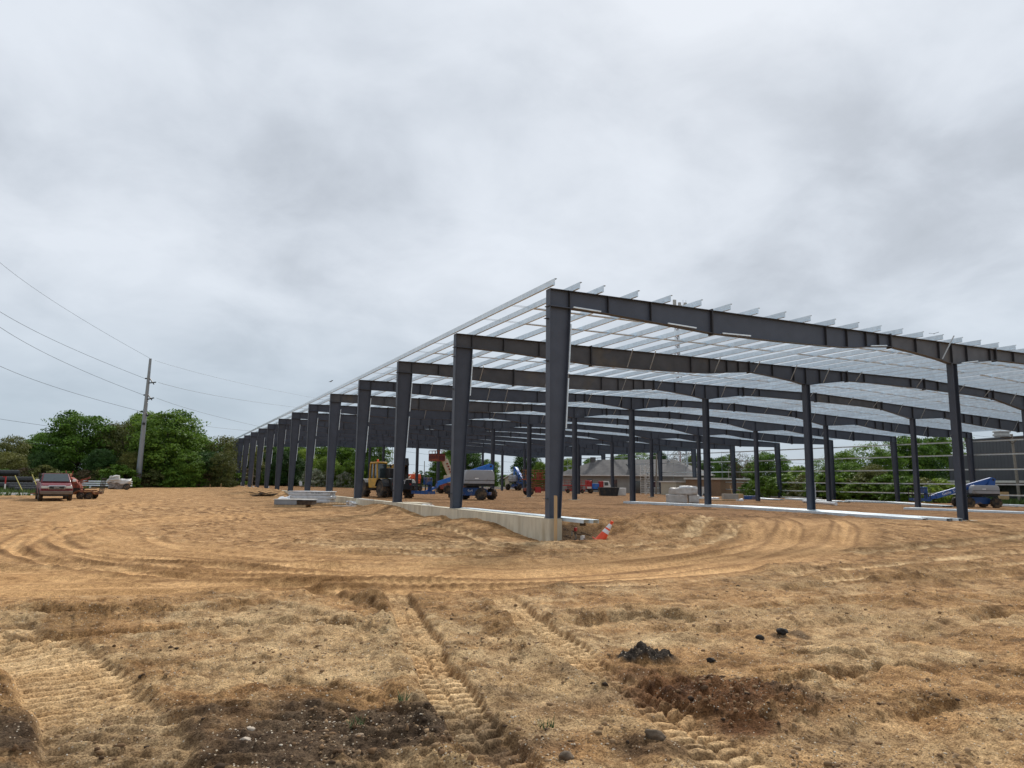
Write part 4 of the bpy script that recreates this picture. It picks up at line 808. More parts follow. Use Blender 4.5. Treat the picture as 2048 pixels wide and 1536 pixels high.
# dark metal building on the right
a, rz, n = frame2(1903, 2120, 1000, 84, 70)
h = thing('metal_building', 'dark grey ribbed metal building on the right with pale units on its roof', 'building', (a[0], a[1], -1.0), rz)
b1 = XP; top1 = AT(1904, 911, 84)[2]+1.0; top2 = AT(1960, 880, 80)[2]+1.0
n1 = n*.27
MB().b2((0, 0, 0), (n1, 12, top1)).build('wall', dsid, h); MB().b2((n1+.003, -.02, 0), (n+14, 14, top2)).build('wall', dsid, h)
rib = MB().b2((0, -.018, 0), (.06, 0, top1)).mesh('rib', dsid); rib2 = MB().b2((0, -.038, 0), (.06, -.02, top2)).mesh('rib', dsid)
for i in range(int(n1/.45)): link('rib', rib, h, (.1+i*.45, 0, 0))
for i in range(int((n)/.45)): link('rib', rib2, h, (n1+.1+i*.45, 0, 0))
MB().b2((n1-.02, -.12, top2), (n+14, 14.1, top2+.15)).build('parapet', dsid, h)
for i, fx in enumerate((.37, .72)):
    x0 = n*fx; u_ = MB().b2((x0, 1.5, top2+.15), (x0+.95, 2.6, top2+.42)).b2((x0-.12, 1.4, top2+.421), (x0+1.05, 2.7, top2+.66)).b2((x0, 1.5, top2+.661), (x0+.95, 2.6, top2+.82)).b2((x0-.1, 1.4, top2+.821), (x0+1.05, 2.7, top2+1.0)).build('roof_unit', unit, h, bevel=.02)
zc_ = AT(1950, 966, 80)[2]+1.0
MB().b2((-1.5, -1.9, zc_-.02), (n+4, -.08, zc_+.22)).build('canopy', dsid, h); MB().b2((-.9, -1.96, zc_+.03), (n+4, -1.901, zc_+.26)).build('fascia', concw, h)
MB().b2((n*.42, -.09, 1.1), (n*.52, -.071, 1.8)).build('window', blkm, h); MB().b2((n*.50, -1.85, 0), (n*.505, -1.75, zc_-.02)).build('canopy_post', dsid, h)
# lattice mast
def mast():
    base = AT(1362, 985, 112); top = AT(1347, 606, 112); bx, by = base[0], base[1]; z0 = -1.2; H = top[2]-z0
    o = thing('lattice_mast', 'tall lattice telecom mast with panel antennas, rising above the roof of the frame', 'mast', (bx, by, z0), 0)
    w0, w1 = 2.5, .42; off = Vector((top[0]-bx, top[1]-by, 0))*0
    def P(k, t): a = k*2*math.pi/3+.4; w = w0+(w1-w0)*min(1, t*1.25); return Vector((math.cos(a)*w, math.sin(a)*w, H*t))
    mb = MB()
    for k in range(3):
        for i in range(10): mb.bar(P(k, i/10), P(k, (i+1)/10), .10 if i < 6 else .07)
    mb.build('leg', galvd, o)
    ts = [0, .1, .2, .3, .39, .47, .54, .6, .66, .71, .76, .81, .86, .9, .94, .98, 1.0]; mb = MB()
    for i in range(len(ts)-1):
        for k in range(3):
            mb.bar(P(k, ts[i]), P((k+1) % 3, ts[i+1]), .065); mb.bar(P((k+1) % 3, ts[i]), P(k, ts[i+1]), .065); mb.bar(P(k, ts[i+1]), P((k+1) % 3, ts[i+1]), .045)
    mb.build('bracing', galvd, o)
    mb = MB(); mb.bar((.1, .1, 0), (.1, .1, H), .09); mb.bar((-.25, .0, 0), (-.15, 0, H*.97), .05); mb.build('cable_run', rust, o)
    pf = MB()
    for k in range(3):
        a = k*2*math.pi/3+.2; b = a+2*math.pi/3; pf.bar((math.cos(a)*1.6, math.sin(a)*1.6, H-.5), (math.cos(b)*1.6, math.sin(b)*1.6, H-.5), .09); pf.bar((0, 0, H-.7), (math.cos(a)*1.6, math.sin(a)*1.6, H-.5), .08)
    pf.build('antenna_frame', galvd, o)
    for k, (dx, dy, dz, hh, w) in enumerate([(-.1, .5, .1, 1.9, .34), (.35, -.2, -.2, 1.5, .28), (1.2, -.6, -.1, 1.3, .30), (1.0, .1, -.3, 1.1, .26), (-1.3, .4, -.5, .9, .22), (.7, -.9, -.5, 1.2, .22)]):
        MB().box((dx, dy, H+dz+.4), (w*1.5, .3, hh*1.25)).build('antenna_panel', unit, o, bevel=.03)
    for dx in (.9, 1.5): MB().bar((dx, -.4, H-.6), (dx, -.4, H+1.6), .035).build('whip_antenna', galvd, o)
mast()
# white scaffold tower
p = AT(1291, 988, 96)
o = thing('scaffold_tower', 'white tubular scaffold tower in front of the grey roofed house', 'scaffold', (p[0], p[1], p[2]-.1), .4); mb = MB(); hh = 3.9
for x in (-.55, .55):
    for y in (-.4, .4): mb.bar((x, y, 0), (x, y, hh), .05)
for i in range(12):
    z = .3+i*.31; mb.bar((-.55, -.4, z), (.55, -.4, z), .035); mb.bar((-.55, .4, z), (.55, .4, z), .035)
for i in range(3): mb.bar((-.55, -.4, i*1.3), (.55, -.4, i*1.3+1.2), .03); mb.bar((.55, -.4, i*1.3), (-.55, -.4, i*1.3+1.2), .03)
mb.build('frame', white, o); MB().box((0, 0, 2.65), (1.2, .9, .06)).build('deck', white, o)
# transmission pole
D = 92; b0 = AT(275, 972, D); t0 = AT(301, 717, D); ph = t0[2]-b0[2]
o = thing('transmission_pole', 'tall tapered grey steel power pole standing before the wood on the left', 'power pole', (b0[0], b0[1], b0[2]-.2), 0)
lean = Vector((t0[0]-b0[0], t0[1]-b0[1], ph+.2))
polem = mat('galvanised_pole', (.30, .33, .36), .55, .3, .08, 1.)
MB().cyl((0, 0, -.5), lean, .38, .155, 12).build('shaft', polem, o, smooth=True)
MB().cyl((0, 0, -.6), (0, 0, .35), .75, .75, 14).build('footing', concw, o)
att = []
for k, (yl, xl, xr, yr) in enumerate([(757, 290.4, 317, 764.7), (790, 287.4, 313, 796), (823.5, 283, 305, 829)]):
    q = AT(xl, yl, D); q = Vector(q)-Vector(o.location); r = Vector(AT(xr, yr, D))-Vector(o.location); c = lean*((q.z)/lean.z)
    MB().bar(c+Vector((0, 0, -.6)), r+Vector((-.3, 0, .0)), .13).bar(c+Vector((0, 0, .25)), r+Vector((-.5, 0, -.3)), .10).build('insulator_arm', blkm, o)
    MB().cyl(c, q, .09, .09, 8).build('insulator', blkm, o)
for yy_ in (848,):
    q = Vector(AT(284, yy_, D))-Vector(o.location); MB().box(lean*(q.z/lean.z)+Vector((0, -.6, 0)), (.35, .2, .3)).build('step_bracket', blkm, o)
wirem = mat('wire', (.10, .11, .12), .5, .3, .05)
def wire(a, b, mid, label, r=.035, group='power lines from the grey steel pole'):
    a, b, mid = Vector(a), Vector(b), Vector(mid); c = mid*2-(a+b)/2; mb = MB(); n = 28; P = [((1-t)**2)*a+2*t*(1-t)*c+t*t*b for t in [i/n for i in range(n+1)]]
    o = mb.tube(P, r, 5).build('power_line', wirem); tag(o, label, 'power line', group); return o
def wr(p0, p1, pm, label, Da=92, Db=56, r=.019):
    Dm = 2/(1/Da+1/Db); Dm = (Da+Db)/2
    wire(AT(p0[0], p0[1], Da), AT(p1[0], p1[1], Db), AT(pm[0], pm[1], Dm), label, r)
wr((299, 716), (-60, 466), (88, 590), 'topmost power line sloping up from the pole head out of the picture on the left', r=.014)
wr((290, 757), (-60, 580), (90, 672), 'second power line from the top left of the steel pole')
wr((287, 790), (-60, 606), (90, 706), 'third power line from the top left of the steel pole')
wr((283, 823), (-60, 700), (92, 768), 'fourth power line left of the steel pole, just clear of the treetops')
wr((95, 852), (-60, 828), (0, 838), 'lowest power line at the far left dipping to the treetops', 92, 84)
wr((310, 721), (640, 798), (480, 766), 'faint topmost power line running right from the pole head', 92, 170, .016)
wr((317, 765), (620, 818), (465, 797), 'upper power line running right from the pole to the purlins', 92, 170, .022)
wr((313, 796), (560, 862), (430, 832), 'middle power line running right from the pole towards the far frames', 92, 160, .022)
wr((305, 829), (520, 863), (410, 852), 'lowest power line right of the pole emerging from the tallest tree', 92, 150, .02)
wr((-20, 880), (110, 890), (45, 886), 'thin pale cable across the trees at the far left', 88, 88, .02)
# timber utility poles
def upole(px0, y0, px1, y1, D, label, arm=True, r=.16):
    a = AT(px0, y0, D); b = AT(px1, y1, D); o = thing('utility_pole', label, 'utility pole', a, 0); v = Vector(b)-Vector(a); MB().cyl((0, 0, -.5), v, r, r*.7, 9).build('shaft', mat('grey_pole_wood', (.27, .25, .22), .9, 0, .15, 6.), o, smooth=True)
    if arm: MB().bar(v+Vector((-1.0, .5, -.35)), v+Vector((1.0, -.5, -.35)), .12).build('crossarm', woodd, o); MB().bar(v+Vector((-.7, .35, -.35)), v+Vector((0, 0, -1.0)), .05).bar(v+Vector((.7, -.35, -.35)), v+Vector((0, 0, -1.0)), .05).build('arm_brace', woodd, o)
    return o
upole(2041, 1010, 2023, 868, 72, 'leaning timber utility pole with a crossarm in front of the dark metal building')
upole(2024, 998, 2020, 902, 76, 'thin secondary post left of the leaning utility pole', False, .05)
upole(1458, 985, 1457, 938, 96, 'short pale post in front of the brown leaved tree', False, .07)
upole(1312, 985, 1313, 908, 104, 'plain pale pole right of the white scaffold tower', False, .13)
upole(1047, 978, 1047, 934, 160, 'distant utility pole above the pale shed', True, .14)
upole(848, 975, 849, 922, 150, 'distant lamp pole in the sky gap beside the yellow telehandler', False, .10)
upole(784, 975, 785, 890, 140, 'thin distant pole in the sky gap above the yellow cab', False, .07)
upole(504, 972, 509, 900, 100, 'thin pale pole showing between the slanted columns at the far corner', False, .08)
upole(684, 935, 687, 893, 138, 'grey steel pole half hidden in the wood between two slanted columns', False, .5)
for (x0, y0, x1, y1, lab) in ((775, 898, 1035, 925, 'upper thin cable across the sky gap behind the columns'), (775, 923, 1035, 946, 'lower thin cable across the sky gap behind the columns'), (1440, 905, 1640, 930, 'thin cable passing behind the big rounded tree on the right'), (1930, 868, 2090, 880, 'cable hanging above the dark metal building')):
    wire(AT(x0, y0, 150), AT(x1, y1, 150), AT((x0+x1)/2, (y0+y1)/2+3, 150), lab, .02, 'thin cables behind the frame')

# ------------------------------------------------------------------ machines
def wheel(parent, c, r, w, ax='y', rim=rimm, lugs=0, name='wheel', n=22):
    prof = [(r*.55, -w*.5), (r*.86, -w*.5), (r*.97, -w*.38), (r, -w*.2), (r, w*.2), (r*.97, w*.38), (r*.86, w*.5), (r*.55, w*.5)]
    mb = MB(); mb.lathe(prof, (0, 0, 0), ax, n)
    if lugs:
        for i in range(lugs):
            g = 2*math.pi*i/lugs
            for s in (-1, 1):
                g2 = g+(math.pi/lugs if s > 0 else 0); M = Matrix.Rotation(-g2, 4, 'Y') if ax == 'y' else Matrix.Rotation(g2, 4, 'X')
                mb.box((r*1.0, s*w*.25, 0) if ax == 'y' else (s*w*.25, r, 0), (r*.12, w*.45, r*.11), M @ Matrix.Rotation(0, 4, 'Z'))
    t = mb.build(name, tyre, parent, smooth=True, loc=c)
    mb = MB(); k = w*.5+.004
    mb.lathe([(r*.56, -k+.03), (r*.5, -k), (r*.46, -k*.5), (r*.15, -k*.5), (r*.12, -k*.9), (r*.12, k*.9), (r*.15, k*.5), (r*.46, k*.5), (r*.5, k), (r*.56, k-.03)], (0, 0, 0), ax, n)
    mb.build('rim', rim, t, smooth=True); return t
def basket(parent, c, rz, cb=blued, cf=blkm, w=2.2, d=.85, hh=1.05, name='basket'):
    M = Matrix.Translation(c) @ Matrix.Rotation(rz, 4, 'Z'); mb = MB()
    for x in (-d/2, d/2):
        for z in (.5, hh): mb.bar(M @ Vector((x, -w/2, z)), M @ Vector((x, w/2, z)), .04)
        for y in (-w/2, -w/6, w/6, w/2): mb.bar(M @ Vector((x, y, 0)), M @ Vector((x, y, hh)), .04)
    for y in (-w/2, w/2):
        for z in (.5, hh): mb.bar(M @ Vector((-d/2, y, z)), M @ Vector((d/2, y, z)), .04)
    b = mb.build('basket', cf, parent)
    mb = MB(); mb.box((0, 0, -.04), (d+.04, w+.04, .08), M); mb.box((0, w*.5, .06), (d, .04, .14), M); mb.box((-d/2, 0, .08), (.03, w, .16), M); mb.box((d/2, 0, .08), (.03, w, .16), M); mb.build('platform_floor', cb, b)
    return b, M
def boom_lift(label, loc, rz, turn=0., s=1., fr=.62, tf=.38, cols=(blued, blue, greyc), boom=None, cowl_h=1.0, text=None, chassis_text=None, n_lug=12, group=None, basket_at=None, brz=0):
    cc, cb, cw = cols
    o = thing('boom_lift', label, 'boom lift', loc, rz, group, s)
    mb = MB(); mb.prism([(-1.0, .45), (-.75, .33), (.75, .33), (1.05, .45), (1.05, .82), (.6, .95), (-.6, .95), (-1.0, .82)], -.52, .52); mb.b2((-1.5, -.3, .38), (-1.001, .3, .62)); mb.b2((1.051, -.3, .38), (1.5, .3, .62))
    mb.build('chassis', cc, o, bevel=.03)
    for x in (-1.15, 1.15):
        MB().b2((x-.09, -.85, .38), (x+.09, .85, .56)).build('axle', blkm, o)
        for y in (-1.0, 1.0): wheel(o, (x, y, .46), .46, .34, lugs=n_lug)
    MB().lathe([(.5, .951), (.5, 1.08), (.44, 1.1)], (0, 0, 0), 'z', 24).build('slew_ring', blkm, o)
    T = Matrix.Rotation(turn, 4, 'Z')
    def tm(mb): mb.v = [tuple(T @ Vector(v)) for v in mb.v]; return mb
    tm(MB().b2((-1.55, -.95, 1.101), (1.0, .95, 1.25))).build('turntable', blkm, o, bevel=.02)
    zt_ = 1.26+cowl_h
    for s_ in (-1, 1):
        y0, y1 = (.36, 1.08) if s_ > 0 else (-1.08, -.36)
        mb = MB(); rings = []
        for (ins, z) in ((.0, 1.255), (0, 1.30), (.0, 1.26+cowl_h*.55), (.06, 1.26+cowl_h*.82), (.2, zt_)):
            x0, x1, a, b = -1.55+ins*.7, .85-ins, y0+ins*.35, y1-ins*.35; k = .1
            rings.append([(x0+k, a, z), (x1-k, a, z), (x1, a+k, z), (x1, b-k, z), (x1-k, b, z), (x0+k, b, z), (x0, b-k, z), (x0, a+k, z)])
        c = tm(mb.loft(rings)).build('engine_cowl', cw, o, bevel=.03)
        tm(MB().b2((-1.56, y1+.002 if s_ > 0 else y0-.014, 1.5), (.8, y1+.014 if s_ > 0 else y0-.002, 1.54))).build('cowl_seam', blkm, c)
        tm(MB().b2((-.3, y1+.002 if s_ > 0 else y0-.012, 1.62), (.0, y1+.012 if s_ > 0 else y0-.002, 1.70))).build('decal', sign, c)
    # riser and boom
    (pv, tip, w) = boom
    pv, tip = Vector(pv), Vector(tip)
    mb = MB(); mb.prism([(-1.45, 1.25), (-.6, 1.25), (pv.x+.35, pv.z-.12), (pv.x+.1, pv.z+.22), (pv.x-.22, pv.z+.1)], -.3, -.22); mb.prism([(-1.45, 1.25), (-.6, 1.25), (pv.x+.35, pv.z-.12), (pv.x+.1, pv.z+.22), (pv.x-.22, pv.z+.1)], .22, .3)
    tm(mb).build('riser', cb, o)
    mid = pv.lerp(tip, fr)
    b = tm(MB().bar(pv, mid, w, w*1.25)).build('boom', cb, o, bevel=.015)
    tm(MB().bar(mid, tip, w*.72, w*.95)).build('boom_extension', cb, b)
    tm(MB().cyl(pv+Vector((0, -.34, 0)), pv+Vector((0, .34, 0)), .09, .09, 12)).build('pivot_pin', blkm, b)
    tm(MB().cyl((-.3, 0, 1.35), pv.lerp(tip, .3), .07, .07, 8)).build('lift_cylinder', chrome, o)
    if text:
        d = (tip-pv).normalized()
        for sd in (1, -1):
            c = pv.lerp(tip, tf)+Vector((0, sd*(w/2+.003), 0)); X = d*(-1 if sd > 0 else 1); Y_ = Vector((0, sd, 0)); Zn = Y_; up = Zn.cross(X)
            M = Matrix(((X.x, up.x, Zn.x, c.x), (X.y, up.y, Zn.y, c.y), (X.z, up.z, Zn.z, c.z), (0, 0, 0, 1))); text_part(text, w*.95, sign, b, T @ M)
    if chassis_text:
        for sd in (1, -1):
            X = Vector((-sd, 0, 0)); Zn = Vector((0, sd, 0)); up = Vector((0, 0, 1)); c = Vector((0, sd*.524, .72))
            text_part(chassis_text, .3, sign, o, Matrix(((X.x, up.x, Zn.x, c.x), (X.y, up.y, Zn.y, c.y), (X.z, up.z, Zn.z, c.z), (0, 0, 0, 1))))
    bc = T @ (Vector(basket_at) if basket_at else tip+Vector((.55, 0, -.35)))
    tm(MB().bar(tip, (tip.x+.1, 0, tip.z-.3), .22).bar((tip.x+.1, 0, tip.z-.28), T.inverted() @ bc, .16)).build('jib', cb, o)
    bk, M = basket(o, bc, turn+brz, cc)
    mb = MB(); mb.box((-.30, .15, .9), (.4, .7, .55), M); mb.box((-.5, .15, .35), (.14, .5, .9), M); mb.build('control_box', cc, bk, bevel=.02)
    MB().box((-.55, .1, .95), (.12, .42, .34), M).build('decal_panel', sign, bk)
    return o
# near blue lift
p = G(943, 1000, -.2)
l1 = boom_lift('blue boom lift with grey cowls behind the second near column, basket lowered', (p[0]+.3, p[1]+.5, bz(p[0], p[1])-.02), R_(-48), R_(-148), .85,
    boom=((-1.35, 0, 2.62), (2.75, 0, 1.25), .36), cowl_h=1.05, text='S', chassis_text='4x4', basket_at=(3.9, .5, .52), brz=R_(25))
# far right blue lift, side on
p = G(1962, 1014, -.5)
l2 = boom_lift('blue boom lift with a long lettered boom, far right before the dark building', (p[0]-.2, p[1]+.2, bz(p[0], p[1])-.02), R_(150), 0, .84, .92, .68, cols=(blued, blueb, greyc),
    boom=((-1.45, 0, 2.5), (4.0, 0, .85), .36), cowl_h=.75, text='Genie  S-40', basket_at=(5.0, .1, .62))
# small far blue lift
p = G(1036, 979, -.3)
boom_lift('small blue boom lift far off in front of the pale shed', (p[0], p[1], bz(p[0], p[1])), R_(30), R_(-130), 1.15, boom=((-1.3, 0, 3.2), (2.6, 0, 1.4), .34), cowl_h=.9, cols=(blued, blue, greyc), n_lug=0)
# orange lift
p = G(821, 980, -.2)
boom_lift('bright orange boom lift with a cream boom beyond the yellow telehandler', (p[0], p[1], bz(p[0], p[1])), R_(20), R_(-160), .78, boom=((-1.3, 0, 2.9), (3.0, 0, .9), .30), cowl_h=1.5, cols=(org, cream, org), n_lug=0)
# pale boom with raised red basket
def pale_boom():
    D = 75; base = AT(908, 985, D); o = thing('boom_lift', 'cream boom lift, boom raised steeply with a dark red basket at its top', 'boom lift', (base[0], base[1], bz(base[0], base[1])), 0)
    P = lambda x, y, d=D: Vector(AT(x, y, d))-Vector(o.location)
    MB().box((0, 0, .75), (2.6, 1.8, .6)).build('chassis', rust, o, bevel=.05)
    for x in (-1, 1):
        for y in (-1, 1): wheel(o, (x*1.1, y*.95, .45), .45, .35)
    MB().box((.2, 0, 1.5), (2.2, 1.7, .8)).build('engine_cowl', cream, o, bevel=.06)
    b = MB().bar(P(908, 966), P(889, 920), .50, .62).build('boom', cream, o, bevel=.02); MB().bar(P(889, 920), P(885.5, 911), .38, .4).build('boom_extension', cream, b)
    for i in range(7):
        q = P(908, 966).lerp(P(889, 920), .12+i*.12); MB().box(q+Vector((0, -.34, 0)), (.16, .1, .16)).build('hose_clamp', rust, b)
    MB().bar(P(885.5, 911), P(880, 914), .3).build('jib', blkm, o)
    q = P(873.5, 918); bk, M = basket(o, q+Vector((0, 0, -.15)), .3, rust, rust, 1.7, .8, 1.0); MB().box((0, 0, .35), (.78, 1.66, .72), M).build('side_panel', mat('dark_red_paint', (.11, .015, .018), .6), bk)
pale_boom()
# scissor lift, rusty, long deck
p = G(1081, 989, -.3); D = 75
o = thing('scissor_lift', 'rusty red scissor lift with a railed deck left of the nearest column', 'scissor lift', (p[0], p[1], bz(p[0], p[1])), R_(-12), None, .78)
for x in (-1.7, 1.5):
    for y in (-.9, .9): wheel(o, (x, y, .5), .5, .35)
MB().b2((-2.2, -.7, .55), (2.2, .7, .95)).build('chassis', rust, o, bevel=.02); MB().b2((-1.0, -.95, .35), (-.2, -.705, 1.1)).build('engine_box', redp, o, bevel=.02)
mb = MB()
for y in (-.55, .55):
    for k in range(3):
        z0 = .96+k*.32; mb.bar((-1.8, y, z0), (1.8, y, z0+.3), .11); mb.bar((1.8, y, z0), (-1.8, y, z0+.3), .11)
mb.build('scissor_arms', rusto, o)
MB().b2((-2.4, -.95, 2.02), (2.4, .95, 2.2)).build('deck', rust, o)
mb = MB()
for y in (-.93, .93):
    for z in (2.65, 3.05, 3.35): mb.bar((-2.38, y, z), (2.38, y, z), .06)
    for i in range(9): mb.bar((-2.38+i*.595, y, 2.2), (-2.38+i*.595, y, 3.35), .05)
for x in (-2.38, 2.38):
    for z in (2.65, 3.35): mb.bar((x, -.93, z), (x, .93, z), .06)
mb.build('guard_rail', rusto, o)
MB().b2((-.6, -.5, 2.201), (.0, .0, 3.0)).build('stowed_box', rust, o); MB().b2((.9, -.3, 2.201), (1.8, .5, 2.6)).build('stowed_box', rusto, o)
# red scissor / low red deck machine right of the nearest column
p = G(1150, 985, -.4)
o = thing('scissor_lift', 'low red scissor lift with a thin railed deck before the grey roofed house', 'scissor lift', (p[0], p[1], bz(p[0], p[1])), R_(-30), None, .62)
for x in (-1.6, 1.6):
    for y in (-.8, .8): wheel(o, (x, y, .45), .45, .3)
MB().b2((-2.2, -.7, .5), (2.2, .7, .9)).build('chassis', redp, o); mb = MB()
for y in (-.5, .5):
    for k in range(2): mb.bar((-1.8, y, .95+k*.3), (1.8, y, 1.2+k*.3), .1); mb.bar((1.8, y, .95+k*.3), (-1.8, y, 1.2+k*.3), .1)
mb.build('scissor_arms', rust, o); MB().b2((-3.2, -.9, 1.6), (3.2, .9, 1.85)).build('deck', redp, o); mb = MB()
for y in (-.88, .88):
    for z in (2.3, 2.9): mb.bar((-3.2, y, z), (3.2, y, z), .06)
    for i in range(8): mb.bar((-3.2+i*.914, y, 1.85), (-3.2+i*.914, y, 2.9), .05)
mb.build('guard_rail', redp, o)
# red and white machine (small concrete truck like) at 1175-1215
p = G(1196, 985, -.4)
o = thing('service_truck', 'red and white service truck with a blue box parked before the grey roofed house', 'truck', (p[0], p[1], bz(p[0], p[1])), R_(-25), None, .72)
for x in (-1.5, 1.6):
    for y in (-.9, .9): wheel(o, (x, y, .45), .45, .28)
MB().b2((-2.4, -.8, .6), (2.4, .8, .85)).build('chassis', blkm, o)
c = MB().prism([(1.0, .86), (2.4, .86), (2.4, 1.5), (2.0, 2.4), (1.0, 2.4)], -.9, .9).build('cab', white, o, bevel=.05); MB().b2((1.15, -.915, 1.55), (1.9, -.901, 2.2)).build('window', glass, c)
MB().b2((-2.4, -.9, .86), (-1.3, .9, 2.5)).build('red_body', redp, o, bevel=.06); MB().b2((-1.25, -.8, .86), (.1, .8, 1.9)).build('blue_box', blue, o, bevel=.04); MB().b2((.15, -.9, .86), (.95, .9, 2.4)).build('red_body', redp, o, bevel=.06); MB().b2((-2.3, -.95, .9), (-1.4, -.902, 1.3)).build('panel', white, o)
# yellow telehandler seen from behind
p = G(771, 996, -.15)
o = thing('telehandler', 'yellow telehandler with big dusty wheels seen from behind between two near columns', 'telehandler', (p[0]+.45, p[1]+1.2, bz(p[0], p[1])-.03), R_(98), None, .88)
for x in (-1.55, 1.75):
    for y in (-1.1, 1.1): wheel(o, (x, y, .66), .66, .48, lugs=14, rim=rimm)
MB().prism([(-2.45, .6), (-2.45, 1.25), (-2.1, 1.5), (2.3, 1.3), (2.3, .62)], -.48, .48).build('chassis', blkm, o, bevel=.04)
MB().b2((-2.62, -.82, .62), (-2.2, .82, 1.45)).build('counterweight', blkm, o, bevel=.06)
for x in (-1.55, 1.75):
    for y in (-1.1, 1.1):
        mb = MB(); R0 = .78
        for i in range(7):
            a0, a1 = math.radians(15+i*21.4), math.radians(15+(i+1)*21.4)
            mb.bar((x+R0*math.cos(a0), y, .68+R0*math.sin(a0)), (x+R0*math.cos(a1), y, .68+R0*math.sin(a1)), .56, .03)
        mb.build('mudguard', blkm, o)
cab = MB(); cab.prism([(-.75, .75), (.75, .75), (.95, 1.45), (.75, 1.48), (-.75, 1.48)], .36, 1.22); cab = cab.build('cab', yel, o, bevel=.03)
mb = MB()
for (x, y) in ((-.72, .4), (-.72, 1.18), (.72, .4), (.72, 1.18)): MB().bar((x, y, 1.48), (x*.85, y, 2.62), .09).build('cab_pillar', yel, cab)
MB().bar((.02, 1.19, 1.48), (.0, 1.19, 2.62), .06).build('cab_pillar', yel, cab)
MB().b2((-.66, .34, 2.6), (.66, 1.24, 2.74)).build('cab_roof', yel, cab, bevel=.05)
MB().b2((-.70, .42, 1.5), (.66, 1.15, 2.58)).build('cab_glass', glass, cab)
MB().b2((-.74, 1.222, .8), (.1, 1.24, 1.44)).build('door_panel', yel, cab, bevel=.01); MB().b2((.0, 1.2, .62), (.5, 1.32, .68)).build('step', blkm, cab)
MB().lathe([(.10, 0), (.10, .05), (.075, .06), (.075, .17), (.03, .2)], (-.1, .9, 2.742), 'z', 12).build('beacon', org, cab, smooth=True)
MB().lathe([(.07, 0), (.07, .12), (.16, .14), (.16, .2), (.05, .27)], (-1.25, .35, 2.3), 'z', 12).build('air_cleaner', blkm, o, smooth=True); MB().b2((-1.6, .1, 1.5), (-.9, .6, 2.25)).build('engine_cover', blkm, o, bevel=.04)
b = MB().bar((-2.3, -.35, 2.72), (2.6, -.35, 1.62), .42, .50).build('boom', yel, o, bevel=.02); MB().bar((-2.42, -.35, 2.75), (-2.28, -.35, 2.715), .5, .56).build('boom_end', blkm, b); MB().bar((2.6, -.35, 1.62), (3.4, -.35, 1.1), .3, .35).build('boom_head', blkm, b)
MB().prism([(-2.3, 1.3), (-1.5, 1.3), (-1.7, 2.55), (-2.25, 2.7)], -.68, -.58).prism([(-2.3, 1.3), (-1.5, 1.3), (-1.7, 2.55), (-2.25, 2.7)], -.12, -.02).build('boom_post', blkm, o)
MB().cyl((-1.9, -.35, 1.4), (-.6, -.35, 2.1), .08, .08, 10).build('lift_cylinder', chrome, o)
mb = MB()
for y in (-.6, .6): mb.b2((3.35, -.35+y*.5-.05, .5), (4.4, -.35+y*.5+.05, .56))
mb.b2((3.3, -.95, .5), (3.38, .25, 1.3)); mb.build('forks', blkm, o)
for i in range(5): MB().tube([(-2.2+.05*i, -.2+.09*i, 1.4), (-2.35, -.15+.07*i, 1.9), (-2.1, -.3, 2.3)], .025, 6).build('hose', blkm, o)
text_part('CAT', .36, sign, o, Matrix(((0, 0, -1, -2.632), (-1, 0, 0, .05), (0, 1, 0, 1.2), (0, 0, 0, 1))))
for y in (-.7, .7): MB().b2((-2.635, y-.07, 1.0), (-2.622, y+.07, 1.12)).build('tail_lamp', redp, o)

# ------------------------------------------------------------------ pickup and trailer
p = G(99, 1004, -.55)
o = thing('pickup_truck', 'dark red pickup truck with a chrome ringed grille facing the camera at the far left', 'pickup truck', (p[0]-.1, p[1]+2.6, bz(p[0], p[1])-.03), R_(-80.5), None, .92)
W2 = .98
def sect(x, zb, zt_, w0, w1, wt): return [(x, -w0, zb), (x, w0, zb), (x, w1, zb+(zt_-zb)*.5), (x, wt, zt_-.05), (x, wt-.06, zt_), (x, -wt+.06, zt_), (x, -wt, zt_-.05), (x, -w1, zb+(zt_-zb)*.5)]
body = MB().loft([sect(-3.0, .55, 1.28, .9, W2, .93), sect(-2.9, .48, 1.3, .95, W2, .95), sect(.9, .45, 1.3, .95, W2, .95), sect(1.1, .45, 1.28, .95, W2, .94), sect(2.2, .48, 1.20, .95, W2, .90), sect(2.52, .55, 1.10, .93, .95, .86), sect(2.6, .62, 1.02, .9, .92, .84)]).build('body', car, o, bevel=.03)
MB().loft([[(x, -w, z), (x, w, z), (x, w*.86, z2), (x, -w*.86, z2)] for x, w, z, z2 in ((-1.25, .90, 1.301, 1.82), (-1.2, .90, 1.301, 1.9))]+[[(1.35, -.90, 1.301), (1.35, .90, 1.301), (.45, .76, 1.91), (.45, -.76, 1.91)]]).build('cab', car, o, bevel=.04)
n_ = Vector((.56, 0, .83)).normalized()*.012
q = [Vector((1.30, -.80, 1.345)), Vector((1.30, .80, 1.345)), Vector((.53, .70, 1.865)), Vector((.53, -.70, 1.865))]
MB().add([v+n_*2.4 for v in q]+[v+n_*.2 for v in q], [(0, 1, 2, 3), (7, 6, 5, 4), (0, 4, 5, 1), (1, 5, 6, 2), (2, 6, 7, 3), (3, 7, 4, 0)]).build('windscreen', glass, o)
